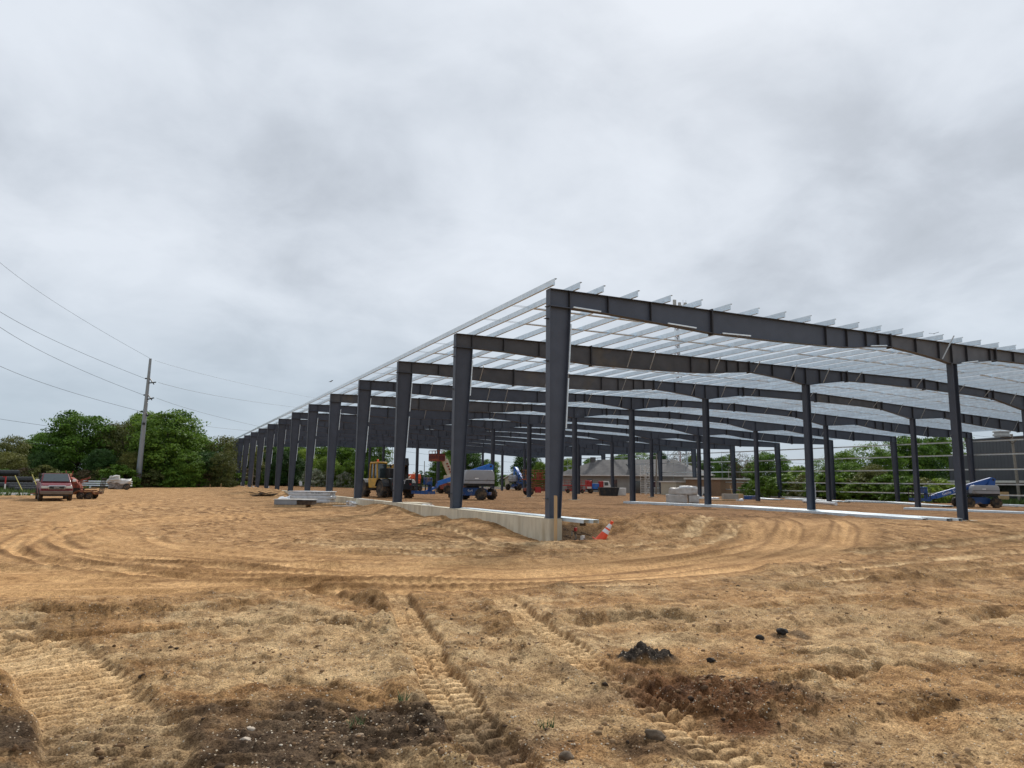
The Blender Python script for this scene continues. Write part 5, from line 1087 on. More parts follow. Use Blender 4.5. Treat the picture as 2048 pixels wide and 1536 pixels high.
for s in (-1, 1):
    MB().add([(1.15, s*.905, 1.34), (-.9, s*.905, 1.34), (-.9, s*.80, 1.83), (.45, s*.80, 1.83), (1.15, s*.915, 1.34), (-.9, s*.915, 1.34), (-.9, s*.81, 1.83), (.45, s*.81, 1.83)], [(0, 1, 2, 3), (7, 6, 5, 4), (0, 4, 5, 1), (1, 5, 6, 2), (2, 6, 7, 3), (3, 7, 4, 0)]).build('side_window', glass, o)
    m_ = MB().box((1.12, s*1.10, 1.42), (.12, .22, .17)).build('mirror', white if s else car, o, bevel=.03); MB().bar((1.12, s*.93, 1.36), (1.12, s*1.02, 1.40), .05).build('mirror_arm', blkm, m_)
    MB().box((2.585, s*.71, .97), (.10, .38, .17)).build('headlamp', lampg, o, bevel=.02)
    for x in (-1.95, 1.7): wheel(o, (x, s*.86, .40), .40, .27, rim=chrome if s < 0 and x > 0 else rimm)
    mb = MB()
    for x in (-1.95, 1.7):
        for i in range(7):
            a0, a1 = math.radians(i*180/7), math.radians((i+1)*180/7); mb.bar((x+.47*math.cos(a0), s*.975, .45+.47*math.sin(a0)), (x+.47*math.cos(a1), s*.975, .45+.47*math.sin(a1)), .07, .07)
    mb.build('wheel_arch', blkm, o)
MB().box((2.60, 0, .95), (.10, 1.02, .27)).build('grille_surround', chrome, o, bevel=.04); g_ = MB().box((2.655, 0, .95), (.03, .90, .18)).build('grille', blkm, o)
text_part('GMC', .17, chrome, g_, Matrix(((0, 0, 1, 2.672), (1, 0, 0, 0), (0, 1, 0, .95), (0, 0, 0, 1))))
MB().box((2.66, 0, .60), (.22, 1.86, .24)).build('bumper', carlow, o, bevel=.04); MB().box((2.60, 0, .76), (.10, 1.80, .06)).build('trim_strip', car, o); MB().box((2.6, 0, .42), (.1, 1.5, .12)).build('valance', blkm, o)
for s in (-1, 1): MB().bar((1.25, s*.3+.1, 1.372), (1.1, s*.3-.32, 1.475), .02).build('wiper', blkm, o)
mb = MB(); mb.bar((-1.6, .9, 1.3), (-1.65, .9, 1.9), .06).bar((-1.6, -.9, 1.3), (-1.65, -.9, 1.9), .06).bar((-1.65, -.9, 1.9), (-1.65, .9, 1.9), .06); mb.build('ladder_rack', blkm, o)
p = G(161, 998, -.5)
o = thing('equipment_trailer', 'rusty orange tandem axle trailer with a raised ramp beside the dark red pickup', 'trailer', (p[0]-.2, p[1]+.6, bz(p[0], p[1])-.03), R_(-8), None, .74)
MB().b2((-2.6, -.95, .50), (1.75, .95, .62)).build('deck', woodd, o); MB().b2((-2.6, -1.02, .44), (1.75, -.951, .66)).b2((-2.6, .951, .44), (1.75, 1.02, .66)).b2((1.751, -1.0, .45), (1.83, 1.0, .66)).build('frame', rusto, o)
for x in (.42, 1.12):
    for s in (-1, 1): wheel(o, (x, s*1.16, .33), .33, .2, rim=white)
for s in (-1, 1): MB().prism([(-.15, .5), (.0, .72), (.3, .84), (1.25, .84), (1.5, .72), (1.6, .5), (1.5, .5), (1.35, .72), (.15, .72), (-.05, .5)], s*1.04, s*1.30).build('fender', rusto, o)
mb = MB()
for y in (-.9, -.3, .3, .9): mb.bar((1.9, y, .5), (2.05, y, 2.0), .06)
for z in (.7, 1.0, 1.3, 1.6, 1.95): mb.bar((1.9+(z-.5)*.1, -.9, z), (1.9+(z-.5)*.1, .9, z), .05)
mb.build('ramp', blkm, o); mb = MB()
for x in (-2.5, -1.6, -.7, .2): mb.bar((x, -.98, .66), (x, -.98, 1.0), .05)
mb.bar((-2.5, -.98, 1.0), (1.7, -.98, 1.0), .05); mb.build('rail', blkm, o); MB().bar((-2.6, -.8, .5), (-3.9, 0, .5), .09).bar((-2.6, .8, .5), (-3.9, 0, .5), .09).build('drawbar', rusto, o)
o2 = thing('skid_machine', 'rusty red tracked trencher loaded on the trailer behind the pickup', 'trencher', (p[0]-.75, p[1]+.6, bz(p[0], p[1])+.43), R_(-8), None, .80)
MB().prism([(-.9, .0), (.9, .0), (.9, .5), (.6, .95), (.1, 1.3), (-.7, 1.35), (-.9, .9)], -.55, .55).build('body', rust, o2, bevel=.04); MB().b2((-.6, -.3, 1.352), (.0, .3, 1.62)).build('engine_hood', rusto, o2, bevel=.03)
for s in (-1, 1): MB().prism([(-.95, .06), (-.8, -.0), (.8, 0), (.98, .08), (.98, .3), (.8, .38), (-.8, .38), (-.95, .3)], s*.57, s*.82).build('track', blk, o2)
mb = MB(); mb.bar((-.4, .3, 1.4), (-.5, .3, 1.9), .05).bar((.1, -.3, 1.3), (.2, -.3, 1.85), .05).bar((.5, 0, .9), (1.5, 0, 1.3), .14).bar((.6, .35, .8), (1.3, .35, 1.0), .1); mb.build('arm', rust, o2)
for i in range(5): MB().bar((.95, -.5, .35+i*.2), (1.35, -.5, .33+i*.2), .06).build('digging_tooth', rusto, o2)

# ------------------------------------------------------------------ materials and litter on the ground
# traffic cone, tilted
p = G(1199, 1078, -.60)
o = thing('traffic_cone', 'tilted orange traffic cone with two white bands stuck in the soil by the wall corner', 'traffic cone', (p[0]-.02, p[1]-.05, -.66), 0, None, .94)
ax = Matrix.Rotation(R_(33), 4, Vector((FW[0], FW[1], 0)).normalized())
def cone_bit(h0, h1, name, m, ex=0):
    r = lambda h: .165+(.032-.165)*h/.7+ex
    mb = MB().lathe([(r(h0), h0), (r(h1), h1)], (0, 0, 0), 'z', 28); mb.v = [tuple(ax @ Vector(v)) for v in mb.v]; return mb.build(name, m, o, smooth=True)
for a, b, nme, m_, e_ in ((.0, .30, 'cone_body', coneo, 0), (.301, .42, 'reflective_band', conew, .003), (.421, .475, 'cone_body', coneo, 0), (.476, .62, 'reflective_band', conew, .003), (.621, .67, 'cone_body', coneo, 0)): cone_bit(a, b, nme, m_, e_)
mb = MB().lathe([(.045, .671), (.055, .69), (.055, .71), (.04, .73), (.03, .735)], (0, 0, 0), 'z', 24); mb.v = [tuple(ax @ Vector(v)) for v in mb.v]; mb.build('cone_tip', coneo, o, smooth=True)
mb = MB().box((0, 0, -.02), (.38, .38, .035)); mb.v = [tuple(ax @ Vector(v)) for v in mb.v]; mb.build('base', coneo, o, bevel=.01)
# stake
p = (.20, -.40)
simple('wooden_stake', 'upright raw timber stake against the wall corner below the nearest column', 'stake', MB().prism([(-.045, -.9), (.045, -.9), (.045, .62), (.03, .655), (-.045, .66)], -.022, .022), wood, (.0, -.36, 0), R_(-20))
# debris at the corner
o = thing('debris_pile', 'small heap of dark scrap timber at the foot of the wall corner', 'debris', (.65, -.25, -.66), 0)
for i in range(11):
    r = random.Random(i); a = r.uniform(-.6, 2.2); q = Vector((r.uniform(-.25, .35), r.uniform(-.2, .3), .03+.02*i)); l_ = r.uniform(.18, .38); MB().bar(q-Vector((math.cos(a), math.sin(a), r.uniform(-.7, .7)))*l_/2, q+Vector((math.cos(a), math.sin(a), r.uniform(-.3, .7)))*l_/2, .045, .02).build('scrap_piece', woodd, o)
simple('paper_scrap', 'white scrap block lying in the dark heap at the wall corner', 'scrap', MB().box((0, 0, 0), (.12, .10, .15)), white, (.93, -.30, -.56), .6, bevel=.01)
simple('red_bracket', 'small red block hanging under the overhanging channels at the wall corner', 'bracket', MB().box((0, 0, 0), (.10, .06, .11)), redp, (.95, .12, -.33), .5, bevel=.01)
# channel bundles
def bundle(a, b, za, zb_, n, label, w=.15, h=.14, m_=None, stag=.6, group='bundles of galvanised purlins lying on the ground', seed=0):
    r = random.Random(seed); a3 = Vector((a[0], a[1], 0)); b3 = Vector((b[0], b[1], 0)); d = (b3-a3).normalized(); s = Vector((-d.y, d.x, 0)); L = (b3-a3).length
    o = thing('purlin_bundle', label, 'purlins', (a[0], a[1], 0), 0, group)
    for i in range(n):
        off = s*(i-(n-1)/2)*(w+.012); p0 = off+d*r.uniform(0, stag); p1 = off+d*(L-r.uniform(0, stag)); p0.z = za+.01*r.random(); p1.z = zb_+.01*r.random()
        mb = MB(); u_ = Vector((0, 0, 1))
        def pr(f0, f1, z0, z1):   # slab from lateral f0..f1 and height z0..z1
            v = []
            for P in (p0, p1):
                for f in (f0, f1):
                    for z in (z0, z1): v.append(P+s*f+u_*z)
            mb.add(v, [(0, 1, 3, 2), (4, 6, 7, 5), (0, 4, 5, 1), (2, 3, 7, 6), (0, 2, 6, 4), (1, 5, 7, 3)])
        pr(-w/2, w/2, h-.006, h); pr(-w/2, -w/2+.006, h*.0, h-.0065); pr(w/2-.006, w/2, 0, h-.0065)
        mb.build('channel', m_ or galv, o)
    for t in (.06, .35, .65, .94):
        q = Vector((0, 0, 0))+d*L*t; z = za+(zb_-za)*t; MB().box(q+Vector((0, 0, z-.045)), (.12, .12, .08)).build('bearer', woodd, o)
    return o
bundle((.50, 7.6), (.62, -1.35), -.075, -.085, 2, 'pair of galvanised channels along the near wall, their ends overhanging the corner hole', .19, .10, stag=.35, seed=3)
p0 = G(1237, 1006, -.35); p1 = G(1500, 1020, -.35); bundle((17.9, 21.8), (19.6, 12.2), -.33, -.33, 5, 'bundle of pale galvanised purlins on the soil left of the wrapped white pile', seed=5)
bundle((19.7, 13.4), (18.6, 5.0), -.34, -.34, 8, 'wide middle bundle of galvanised purlins before the interior columns', .2, seed=6); bundle((18.5, 6.4), (17.2, -.5), -.34, -.34, 9, 'wide near bundle of galvanised purlins left of the right hand column, ends uneven', .19, seed=7, stag=1.2)
p0 = G(1812, 1019, -.45); p1 = G(2120, 1031, -.45); bundle(p0[:2], p1[:2], -.46, -.47, 5, 'long bundle of pale purlins crossing behind the right hand column', .2, seed=8)
for k, (xa, ya, xb, yb, lab) in enumerate([(1510, 996, 1560, 999, 'short stack of pale purlins beyond the interior columns, left one'), (1578, 997, 1690, 1003, 'pale purlins on the far soil behind the big interior column'), (1775, 1004, 1900, 1012, 'far line of pale purlins under the basket of the right blue lift'), (1990, 1009, 2120, 1013, 'far pale purlins behind the wheels of the right blue lift'), (1690, 1001, 1790, 1004, 'dark edged far purlins left of the slim right column')]):
    p0 = G(xa, ya, -.42); p1 = G(xb, yb, -.42); bundle(p0[:2], p1[:2], -.52, -.54, 4, lab, .25, seed=20+k)
p0 = G(1608, 1004.5, -.45); p1 = G(1672, 1010, -.45)
simple('wrapped_roll', 'long white wrapped roll lying beside the big interior column', 'roll', MB().cyl((0, 0, .12), (p1[0]-p0[0], p1[1]-p0[1], .12), .14, .13, 12), plas, (p0[0], p0[1], bz(p0[0], p0[1])), smooth=True)
p = G(1627, 1002, -.48)
simple('wrapped_tube', 'tall white wrapped post leaning beside the big interior column', 'post', MB().b2((-.20, -.20, 0), (.20, .20, 1.75)), wrap, (p[0], p[1], bz(p[0], p[1])), .3, bevel=.05)
# wrapped insulation pile
def soft_block(name, dims, m_, parent, c, seed, sag=.08):
    g = np.random.default_rng(seed); mb = MB(); nx, ny, nz = 12, 8, 4; import bmesh
    bm = bmesh.new(); bmesh.ops.create_cube(bm, size=1); bmesh.ops.subdivide_edges(bm, edges=bm.edges, cuts=7, use_grid_fill=True)
    for v in bm.verts:
        p = v.co.copy(); q = Vector((p.x*dims[0], p.y*dims[1], p.z*dims[2])); nn = mnoise.noise_vector(q*1.7+Vector((seed*3.1, 0, 0)))+.5*mnoise.noise_vector(q*4.+Vector((seed*7.1, 0, 0))); v.co = q*(1-.06*(abs(p.x*2)**6+abs(p.y*2)**6+abs(p.z*2)**6)/3)+nn*sag
    me = bpy.data.meshes.new(name); bm.to_mesh(me); bm.free(); me.materials.append(m_); me.shade_smooth(); return link(name, me, parent, c)
wrapp = mat('white_wrap', (.55, .54, .52), .45, 0, .12, 3., .02, 7, dirt=(.3, .2, .13), dscale=2., damt=.2)
p = G(1368, 1009, -.42)
o = thing('wrapped_pile', 'big pile of insulation packs wrapped in torn white plastic inside the frame', 'wrapped pile', (p[0]+.4, p[1]+.6, bz(p[0], p[1])), R_(-38))
soft_block('lower_pack', (1.5, 1.3, .60), wrapp, o, (-.42, 0, .32), 1, .05); soft_block('lower_pack', (.75, 1.3, .56), wrapp, o, (.74, .05, .30), 2, .06); soft_block('upper_pack', (1.95, 1.35, .44), wrapp, o, (.05, 0, .84), 3, .10); soft_block('torn_sheet', (1.2, 1.0, .18), plas, o, (.35, 0, 1.10), 4, .10)
# plank crate and cardboard further back
p = G(1467, 1001, -.45)
o = thing('crate', 'low grey crate with a brown carton end, lying past the wrapped pile', 'crate', (p[0], p[1], bz(p[0], p[1])), R_(-28)); MB().b2((-.95, -.4, .12), (.35, .4, .60)).build('box', mat('grey_board', (.34, .32, .29), .8), o, bevel=.02); MB().b2((.352, -.38, .10), (.8, .38, .62)).build('carton', wood, o, bevel=.02); MB().bar((-.1, 0, .6), (-.3, -.1, 1.35), .05).build('lath', wood, o); MB().b2((-1.9, -.6, .0), (.9, .5, .06)).build('sheet', wood, o)
for i, (px, py, s_) in enumerate([(1425, 998, 1.0), (1480, 1002, .5), (1398, 997, .8)]):
    p = G(px, py, -.45); q = soft_block('plastic_sheet', (1.3*s_, .7*s_, .22), plas, None, (p[0], p[1], bz(p[0], p[1])+.07), 30+i, .09); tag(q, ('crumpled white plastic sheet left of the grey crate', 'small white plastic scrap right of the brown carton', 'crumpled white plastic beside the slim interior column')[i], 'plastic sheet')
p = G(1222, 991, -.42); simple('skip', 'black open container beside an interior column', 'container', MB().prism([(-.95, 0), (.95, 0), (1.15, .95), (-1.15, .95)], -.6, .6), blkm, (p[0], p[1]+.5, bz(p[0], p[1])), R_(-25))
p = G(1242, 991, -.42); simple('white_bin', 'small white square tank right of the black open container', 'tank', MB().b2((-.5, -.45, .05), (.5, .45, .9)), white, (p[0]+.3, p[1]+.4, bz(p[0], p[1])), R_(-25), bevel=.05)
p = G(1502, 998, -.45); simple('blue_box', 'small dark blue box left of a slim interior column', 'box', MB().b2((-.7, -.3, 0), (.7, .3, .38)), blued, (p[0], p[1], bz(p[0], p[1])), R_(-28), bevel=.03)
p = G(1012, 978, -.3); simple('white_drum', 'white upright tube at the foot of a far interior column', 'tube', MB().cyl((0, 0, 0), (.15, 0, 1.5), .16, .16, 12), plas, (p[0], p[1]-8, bz(p[0], p[1])), smooth=True)
# stacked panels on pallets in front of the wall
def pallet(parent, c, rz, L=2.4, Wd=1.1):
    M = Matrix.Translation(c) @ Matrix.Rotation(rz, 4, 'Z')
    for y in (-Wd/2+.05, 0, Wd/2-.05): MB().box((0, y, .055), (L, .09, .11), M).build('stringer', wood, parent)
    for i in range(9):
        x = -L/2+.07+i*(L-.14)/8; MB().box((x, 0, .122), (.1, Wd, .022), M).build('slat', wood, parent)
fr = R_(-31)
p = G(622, 1008, -.38); o = thing('panel_stack', 'tall stack of grey wrapped metal panels on pallets in front of the wall', 'panel stack', (p[0]+.15, p[1]+.4, bz(p[0], p[1])+.0), fr)
pallet(o, Vector((-.55, 0, 0)), 0, 1.6, 1.0); pallet(o, Vector((.65, 0, 0)), 0, 1.0, 1.0)
for i in range(3):
    soft_block('panel_pack', (2.55-.05*(i % 2), 1.05, .20), wrap, o, (.04*((i % 2)*2-1), 0, .25+i*.205), 40+i, .022)
text_part('Lwr 7m 86275', .11, blkm, o, Matrix(((1, 0, 0, .45), (0, 0, -1, -.56), (0, 1, 0, .72), (0, 0, 0, 1))), 'lettering', .002)
soft_block('top_sheet', (2.6, 1.1, .05), plas, o, (0, 0, .79), 44, .02)
p = G(594, 1013, -.42); o = thing('panel_stack', 'low stack of flat grey metal pieces on a slatted pallet before the taller wrapped stack', 'panel stack', (p[0], p[1]+.2, bz(p[0], p[1])), fr+.08)
pallet(o, Vector((-.2, 0, 0)), 0, 1.7, 1.0)
MB().b2((-1.05, -.5, .135), (.15, .5, .40)).build('panel_pack', mat('grey_pack', (.25, .27, .29), .5, .2, .1), o, bevel=.01); MB().b2((.152, -.46, .14), (.95, .48, .36)).build('panel_pack', woodd, o, bevel=.01); MB().b2((-1.1, -.53, .402), (1.0, .53, .425)).build('top_sheet', concw, o)
p = G(672, 1010, -.4); o = thing('pallet', 'empty slatted timber pallet right of the panel stacks', 'pallet', (p[0], p[1], bz(p[0], p[1])), fr+.2); pallet(o, Vector((0, 0, 0)), 0, 1.5, 1.0)
for i, (px, py, s_, lab) in enumerate([(578, 1000, 1.0, 'rounded white plastic heap left of the wrapped panel stack'), (712, 1011, .7, 'crumpled white plastic bag on the bank right of the panel stacks'), (628, 998, .5, 'white plastic scrap tucked behind the low panel stack'), (857, 1027, .36, 'small white bag at the foot of the wall between two soil heaps'), (844, 1027, .16, 'tiny orange white scrap left of the small bag at the wall foot')]):
    p = G(px, py, -.38); q = soft_block('plastic_bag', (1.4*s_, .8*s_, .32*s_), plas, None, (p[0], p[1]+.1, bz(p[0], p[1])+.08*s_), 50+i, .26*s_); tag(q, lab, 'plastic bag')
for i, (px, py, l_, lab) in enumerate([(690, 1009, 1.3, 'pale board on the ground between the pallet and the crumpled bag'), (730, 1000, 2.6, 'long pale board lying on the wall top left of the near columns')]):
    p = G(px, py, -.3 if i == 0 else .0); simple('board', lab, 'board', MB().box((0, 0, .03), (l_, .14, .04)), concw, (p[0], p[1], bz(p[0], p[1])+.02 if i == 0 else .0), R_(-30 if i == 0 else 92))
simple('slab_patch', 'flat grey concrete patch on the soil just inside the wall', 'slab', MB().b2((-.45, -1.1, 0), (.45, 1.1, .04)), conc, G(832, 1007, -.09)[:2]+(-.085,), 0)
p = G(527, 990, -.33); o = thing('timber_heap', 'heap of dark broken timber on the bank left of the far panel stack', 'timber heap', (p[0], p[1], bz(p[0], p[1])), 0)
for i in range(26):
    r = random.Random(100+i); a = r.uniform(-.5, .5); q = Vector((r.uniform(-.9, .9), r.uniform(-.5, .5), .06+.22*r.random()*(1-abs(r.uniform(-.6, .6))))); l_ = r.uniform(.5, 1.5); dv = Vector((math.cos(a), math.sin(a), r.uniform(-.25, .25)))*l_/2; MB().bar(q-dv, q+dv, .10, .05).build('board', (woodd, woodd, wood)[i % 3], o)
for i, (px, py, D, w, h, lab) in enumerate([(485, 973, 96, .45, .8, 'white wrapped bundle standing at the far end of the near columns'), (497, 974, 94, .3, .5, 'smaller white bundle beside the wrapped one at the far columns'), (507, 975, 90, .2, .25, 'tiny white scrap on the bank by the far columns'), (534, 976, 84, .5, .25, 'low white scrap heap behind the far columns'), (601, 969, 104, .35, .6, 'small white marker block beyond the far foundation wall')]):
    p = AT(px, py, D); q = soft_block('wrapped_bundle', (w, w, h), plas, None, (p[0], p[1], p[2]+h*.2), 60+i, .08); tag(q, lab, 'bundle')
# left side: pipes, long white strips, tarp pile, marker post
ppm = mat('black_pipe', (.016, .017, .018), .45, 0, .1)
def pipe(px, py, D, L_, r, rz, label, z=0, group='black plastic pipes lying at the left'):
    p = AT(px, py, D); mb = MB(); n = max(6, int(L_/.35)); d = Vector((math.cos(rz), math.sin(rz), 0))
    for i in range(n): mb.cyl(d*(i*L_/n), d*((i+.62)*L_/n), r, r, 14); mb.cyl(d*((i+.62)*L_/n), d*((i+1)*L_/n), r*.93, r*.93, 14)
    o = mb.build('drain_pipe', ppm, None, smooth=False); o.location = (p[0], p[1], bz(p[0], p[1])+r+z); return tag(o, label, 'pipe', group)
pipe(-30, 978, 72, 5.2, .38, -.1, 'lowest black pipe in the stack at the far left edge'); pipe(18, 982, 68, 2.6, .30, -.15, 'black pipe lying in the grass just left of the pickup'); pipe(-30, 975, 74, 4.2, .36, -.1, 'black pipe second from the ground in the far left stack', .62); pipe(-40, 972, 75, 3.4, .36, -.1, 'topmost black pipe of the far left stack', 1.30); pipe(30, 982, 64, 1.9, .24, -.2, 'small black pipe end nearest the pickup')
pipe(354, 968, 112, 2.6, .42, -.3, 'single black pipe on the dark bank right of the grey steel pole')
for i, (xa, ya, xb, yb, z, lab) in enumerate([(-40, 988, 66, 988, -.50, 'long low white strip on the grass at the far left'), (40, 973, 66, 973, -.0, 'stack of pale strips just behind the left mirror of the pickup'), (160, 972, 262, 974, -.02, 'long pale strips stacked behind the trailer')]):
    D0 = (56, 76, 84)[i]; a = AT(xa, ya, D0); b = AT(xb, yb, D0); zz = bz(a[0], a[1]); mb = MB()
    for k in range((1, 3, 3)[i]): mb.bar((0, 0, (.08, .35, .35)[i]+k*.24), (b[0]-a[0], b[1]-a[1], (.08, .35, .35)[i]+k*.24), .5, (.16, .10, .14)[i])
    for t in (.2, .8)[: (0, 2, 2)[i]]: mb.box(((b[0]-a[0])*t, (b[1]-a[1])*t, .18), (.2, .3, .36))
    simple('pale_strips', lab, 'metal strips', mb, galv if i else plas, (a[0], a[1], zz))
p = AT(237, 974, 82); o = thing('tarp_pile', 'lumpy pile under a dirty white tarpaulin left of the steel pole', 'tarp pile', (p[0], p[1], bz(p[0], p[1])), 0)
soft_block('contents', (2.0, 1.2, .8), mat('mixed_scrap', (.22, .19, .17), .9, 0, .6, 6.), o, (0, 0, .4), 71, .18); soft_block('tarpaulin', (2.3, 1.5, .42), wrapp, o, (.05, 0, .88), 72, .22); soft_block('tarpaulin', (1.0, .9, .55), wrapp, o, (-.45, 0, 1.2), 73, .2)
wheel_o = wheel(None, (0, 0, 0), .36, .2, rim=white); wheel_o.name = 'loose_wheel'; wheel_o.location = AT(253, 977, 78)[:2]+(bz(*AT(253, 977, 78)[:2])+.36,); tag(wheel_o, 'pale wheel standing at the right foot of the tarpaulin pile', 'wheel')
p = AT(9, 981, 66); o = thing('marker_post', 'red and white marker post at the far left edge', 'marker post', (p[0], p[1], bz(p[0], p[1])), 0); MB().box((0, 0, .35), (.10, .10, .7)).build('post', white, o); MB().box((0, 0, 1.05), (.10, .10, .68)).build('post_top', redp, o); MB().box((-.12, 0, 1.35), (.25, .05, .08)).build('flag', redp, o)
for i, (xa, ya, xb, yb, lab) in enumerate([(47, 969, 30, 951, 'thin yellow rod leaning left, the one farther from the pickup'), (77, 962, 64, 949, 'thin yellow rod leaning left beside the pickup cab')]):
    a = AT(xa, ya, 62); b = AT(xb, yb, 62); simple('yellow_rod', lab, 'rod', MB().bar((0, 0, -.6), (b[0]-a[0], b[1]-a[1], b[2]-a[2]), .05), mat('pale_yellow', (.5, .45, .12), .6), a)
# survey stakes
for i, (px, py) in enumerate([(420, 974), (442, 974)]):
    p = AT(px, py, 78); simple('survey_stake', ('thin survey stake on the bank, left of two', 'thin survey stake on the bank, right of two')[i], 'stake', MB().box((0, 0, .2), (.05, .03, .6)), wood, (p[0], p[1], bz(p[0], p[1])))
# far right odds and ends
p = AT(2008, 1003, 70); simple('plywood_sheet', 'square plywood sheet leaning by the dark building right of the blue lift', 'plywood', MB().box((0, 0, .8), (1.0, .08, .75)), wood, (p[0], p[1], bz(p[0], p[1])), R_(-30))
# small bird
def bird(px, py, D, label):
    p = AT(px, py, D); mb = MB(); mb.loft([[(-.18, 0, 0), (-.18, .01, 0), (-.18, 0, .01)], [(0, -.05, 0), (0, .05, 0), (0, 0, .06)], [(.15, 0, .01), (.15, .01, .02), (.15, 0, .03)]]); mb.add([(.05, 0, .03), (-.08, 0, .03), (-.10, .40, .12), (.02, .36, .10)], [(0, 1, 2, 3)]); mb.add([(.05, 0, .03), (-.08, 0, .03), (-.10, -.40, .12), (.02, -.36, .10)], [(0, 3, 2, 1)]); simple('bird', label, 'bird', mb, blkm, p, .4)
bird(1868, 668, 60, 'small dark bird flying just above the right end of the roof'); bird(661, 764, 60, 'small bird in the sky above the middle of the near eave')
# pebbles and clods in the near field
def scatter(n, smin, smax, m_, name, label, seed, dark=False):
    g = np.random.default_rng(seed); el = np.radians(g.uniform(4.6, 24.5, n)); r = 1.64/np.tan(el); base = math.atan2(FW[1], FW[0]); th = base+np.radians(g.uniform(-42, 42, n)); x = CAM[0]+r*np.cos(th); y = CAM[1]+r*np.sin(th)
    z, at = ground_fields(x, y); keep = (at['road'] < .35) & (fbm(x, y, 1.6, 4, .6)+.10*g.normal(size=n) > .0)
    if dark: keep &= ((at['dark']+at['clay']+at['brown']*.6) > g.random(n)*1.1)
    x, y, z = x[keep], y[keep], z[keep]; n = len(x); s = smin*(smax/smin)**(g.random(n)**2.2)*(1+r[keep]*.03)
    ico = np.array([(0, 0, 1), (.9, 0, .35), (.28, .85, .3), (-.72, .53, .35), (-.72, -.53, .3), (.28, -.85, .35), (.6, .5, -.5), (-.3, .7, -.5), (-.8, 0, -.5), (-.2, -.75, -.5), (.65, -.45, -.5)])
    fc = np.array([(0, 1, 2), (0, 2, 3), (0, 3, 4), (0, 4, 5), (0, 5, 1), (1, 6, 2), (2, 6, 7), (2, 7, 3), (3, 7, 8), (3, 8, 4), (4, 8, 9), (4, 9, 5), (5, 9, 10), (5, 10, 1), (1, 10, 6)])
    an = g.random(n)*6.28; sx = s*(.7+.6*g.random(n)); sy = s*(.6+.5*g.random(n)); sz = s*(.4+.4*g.random(n))
    V = ico[None]*(1+.22*g.normal(size=(n, 11, 1))); a = V[:, :, 0]*sx[:, None]; b = V[:, :, 1]*sy[:, None]
    X = a*np.cos(an)[:, None]-b*np.sin(an)[:, None]+x[:, None]; Y = a*np.sin(an)[:, None]+b*np.cos(an)[:, None]+y[:, None]; Z = V[:, :, 2]*sz[:, None]+z[:, None]+sz[:, None]*.2
    Vv = np.stack([X, Y, Z], -1).reshape(-1, 3); Fc = (fc[None]+np.arange(n)[:, None, None]*11).reshape(-1, 3)
    me = bpy.data.meshes.new(name); me.vertices.add(len(Vv)); me.vertices.foreach_set('co', Vv.ravel()); me.loops.add(Fc.size); me.loops.foreach_set('vertex_index', Fc.ravel().astype(np.int32)); k = len(Fc)
    me.polygons.add(k); me.polygons.foreach_set('loop_start', (np.arange(k)*3).astype(np.int32)); me.polygons.foreach_set('loop_total', np.full(k, 3, np.int32)); me.update(calc_edges=True); me.materials.append(m_)
    at_ = me.attributes.new('tint', 'FLOAT', 'POINT'); at_.data.foreach_set('value', np.repeat(g.random(n), 11).astype(np.float32))
    o = link(name, me); return tag(o, label, 'stones' if not dark else 'clods', None, 'stuff')
def tintmat(name, stops, rough=.9):
    M = bpy.data.materials.new(name); M.use_nodes = True; n = M.node_tree.nodes; l = M.node_tree.links; a = n.new('ShaderNodeAttribute'); a.attribute_name = 'tint'; r = n.new('ShaderNodeValToRGB'); l.new(a.outputs['Fac'], r.inputs[0]); e = r.color_ramp.elements
    while len(e) < len(stops): e.new(.5)
    for i, (p_, c_) in enumerate(stops): e[i].position = p_; e[i].color = c_+(1,)
    b = n['Principled BSDF']; b.inputs['Roughness'].default_value = rough; b.inputs['Specular IOR Level'].default_value = .2; l.new(r.outputs[0], b.inputs['Base Color']); return M
scatter(30000, .003, .010, tintmat('pebble', [(0, (.16, .10, .06)), (.5, (.36, .26, .16)), (.85, (.52, .42, .31)), (1, (.66, .60, .50))]), 'gravel', 'fine gravel grains scattered over the churned foreground soil', 31)
scatter(15000, .006, .026, tintmat('clod', [(0, (.045, .03, .02)), (.5, (.13, .075, .038)), (1, (.28, .17, .09))]), 'soil_clods', 'broken clods of dark and reddish soil in the foreground', 32, True)
scatter(8000, .006, .026, tintmat('sandy_clod', [(0, (.20, .125, .065)), (1, (.38, .25, .14))]), 'loose_lumps', 'sandy lumps scattered over the foreground soil', 33)
# a few larger stones and grass tufts
def stone(px, py, s, m_, label, rz=0):
    p = G(px, py, -.6); z = gz(p[0], p[1]); import bmesh
    bm = bmesh.new(); bmesh.ops.create_icosphere(bm, subdivisions=3, radius=1)
    for v in bm.verts: v.co = Vector((v.co.x*1.3, v.co.y*.8, v.co.z*.75))*(1+.45*mnoise.noise(v.co*1.5+Vector((px, py, 0)))+.22*mnoise.noise(v.co*4.3+Vector((px, 0, 0))))*s
    me = bpy.data.meshes.new('stone'); bm.to_mesh(me); bm.free(); me.materials.append(m_); me.shade_smooth(); o = link('stone', me, None, (p[0], p[1], z+s*.25)); o.rotation_euler = (0, .2, rz); tag(o, label, 'stone')
stc = mat('stone_tan', (.33, .24, .16), .85, 0, .2, 20., .004, 60); std = mat('stone_dark', (.12, .085, .055), .9, 0, .3, 20., .004, 60); stp = mat('stone_pale', (.5, .42, .33), .8, 0, .15, 20.)
stone(1132, 1530, .042, std, 'brown stone at the bottom edge right of the left wheel rut', .3); stone(1310, 1492, .05, std, 'large dark streaked clod near the bottom, right of the second wheel rut', -1.0)
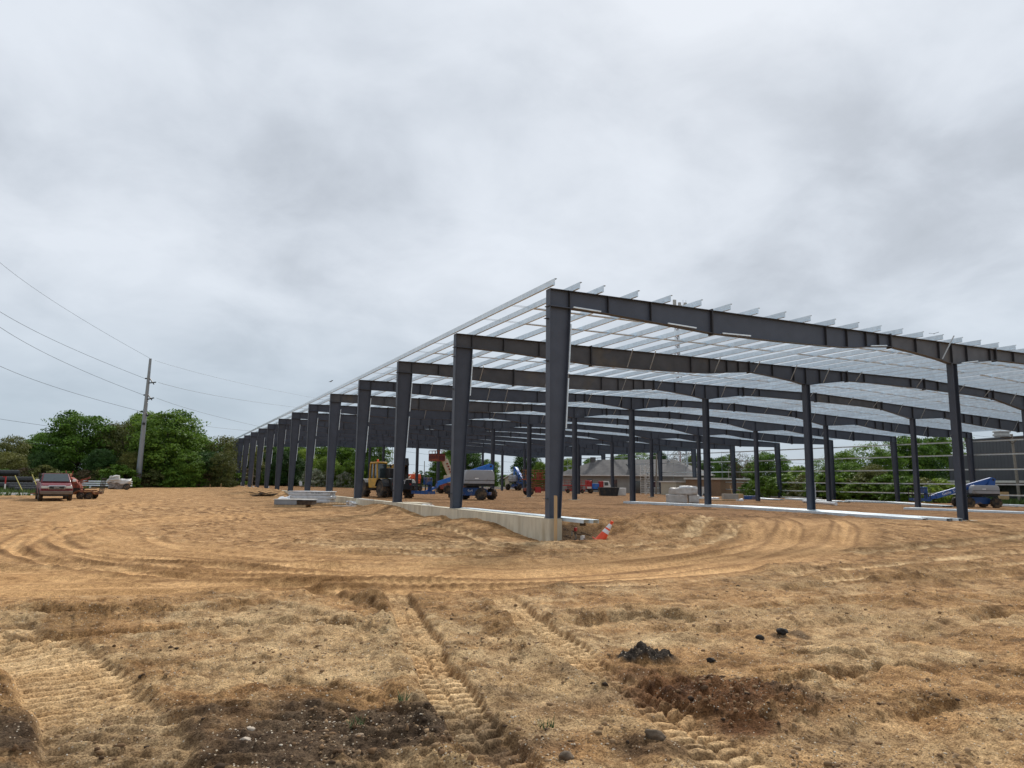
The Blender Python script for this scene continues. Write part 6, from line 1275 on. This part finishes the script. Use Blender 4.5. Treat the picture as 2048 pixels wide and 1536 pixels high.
stone(500, 1474, .022, stp, 'pale stone in the dark topsoil, upper of the pair left of centre'); stone(490, 1499, .024, stp, 'pale stone in the dark topsoil, lower of the pair left of centre'); stone(825, 1444, .022, stp, 'pale stone beside the dark strip left of the wheel rut'); stone(719, 1488, .022, stc, 'tan stone on the corrugated dark soil')
stone(1422, 1325, .035, mat('black_clod', (.02, .017, .015), .95, 0, .3, 20.), 'small black clod right of the black soil heap'); stone(1565, 1272, .055, MATS['black_clod'], 'dark clod on the pale gravel, right of the black soil heap'); stone(1520, 1280, .04, MATS['black_clod'], 'smaller dark clod left of the dark clod on the pale gravel')
def tuft(px, py, label):
    p = G(px, py, -.6); z = gz(p[0], p[1]); r = random.Random(px); mb = MB()
    for i in range(26):
        a = r.uniform(0, 6.28); l_ = r.uniform(.03, .09); b = Vector((r.uniform(-.05, .05), r.uniform(-.05, .05), 0)); t = b+Vector((math.cos(a)*l_*.7, math.sin(a)*l_*.7, l_)); s = Vector((-math.sin(a), math.cos(a), 0))*.004; mb.add([b-s, b+s, t], [(0, 1, 2)])
    o = mb.build('grass_tuft', mat('tuft_green', (.035, .085, .015), .7, 0, .2), None, loc=(p[0], p[1], z)); tag(o, label, 'grass tuft')
tuft(711, 1466, 'small green tuft in the dark soil, the nearer one'); tuft(803, 1425, 'small green tuft left of the wheel rut'); tuft(1090, 1460, 'thin green tuft between the wheel ruts')
# tall grass on the far margins
def grass_strip(n, f, seed, label, h=.35):
    g = np.random.default_rng(seed); P = np.array([f(g) for _ in range(n)]); z = base_z(P[:, 0], P[:, 1])-.05; a = g.random(n)*6.28; hh = h*(.5+g.random(n)); w = .05+.04*g.random(n); dx, dy = np.cos(a)*w, np.sin(a)*w; lx, ly = g.normal(size=n)*.12, g.normal(size=n)*.12
    V = np.stack([np.stack([P[:, 0]-dx, P[:, 1]-dy, z], 1), np.stack([P[:, 0]+dx, P[:, 1]+dy, z], 1), np.stack([P[:, 0]+lx, P[:, 1]+ly, z+hh], 1)], 1).reshape(-1, 3)
    me = bpy.data.meshes.new('grass'); me.from_pydata(V.tolist(), [], np.arange(3*n).reshape(-1, 3).tolist()); me.materials.append(grass_m); o = link('grass', me); tag(o, label, 'grass', None, 'stuff')
grass_strip(14000, lambda g: (g.uniform(-45, -17.2), g.uniform(48, 92)), 5, 'tall grass on the left margin behind the pickup'); grass_strip(7000, lambda g: (g.uniform(-17, -3), g.uniform(88, 100)), 6, 'tall grass at the foot of the wood by the steel pole'); grass_strip(16000, lambda g: (g.uniform(62.8, 74), g.uniform(8, 75)), 7, 'tall grass beyond the silt fence on the right', .5)
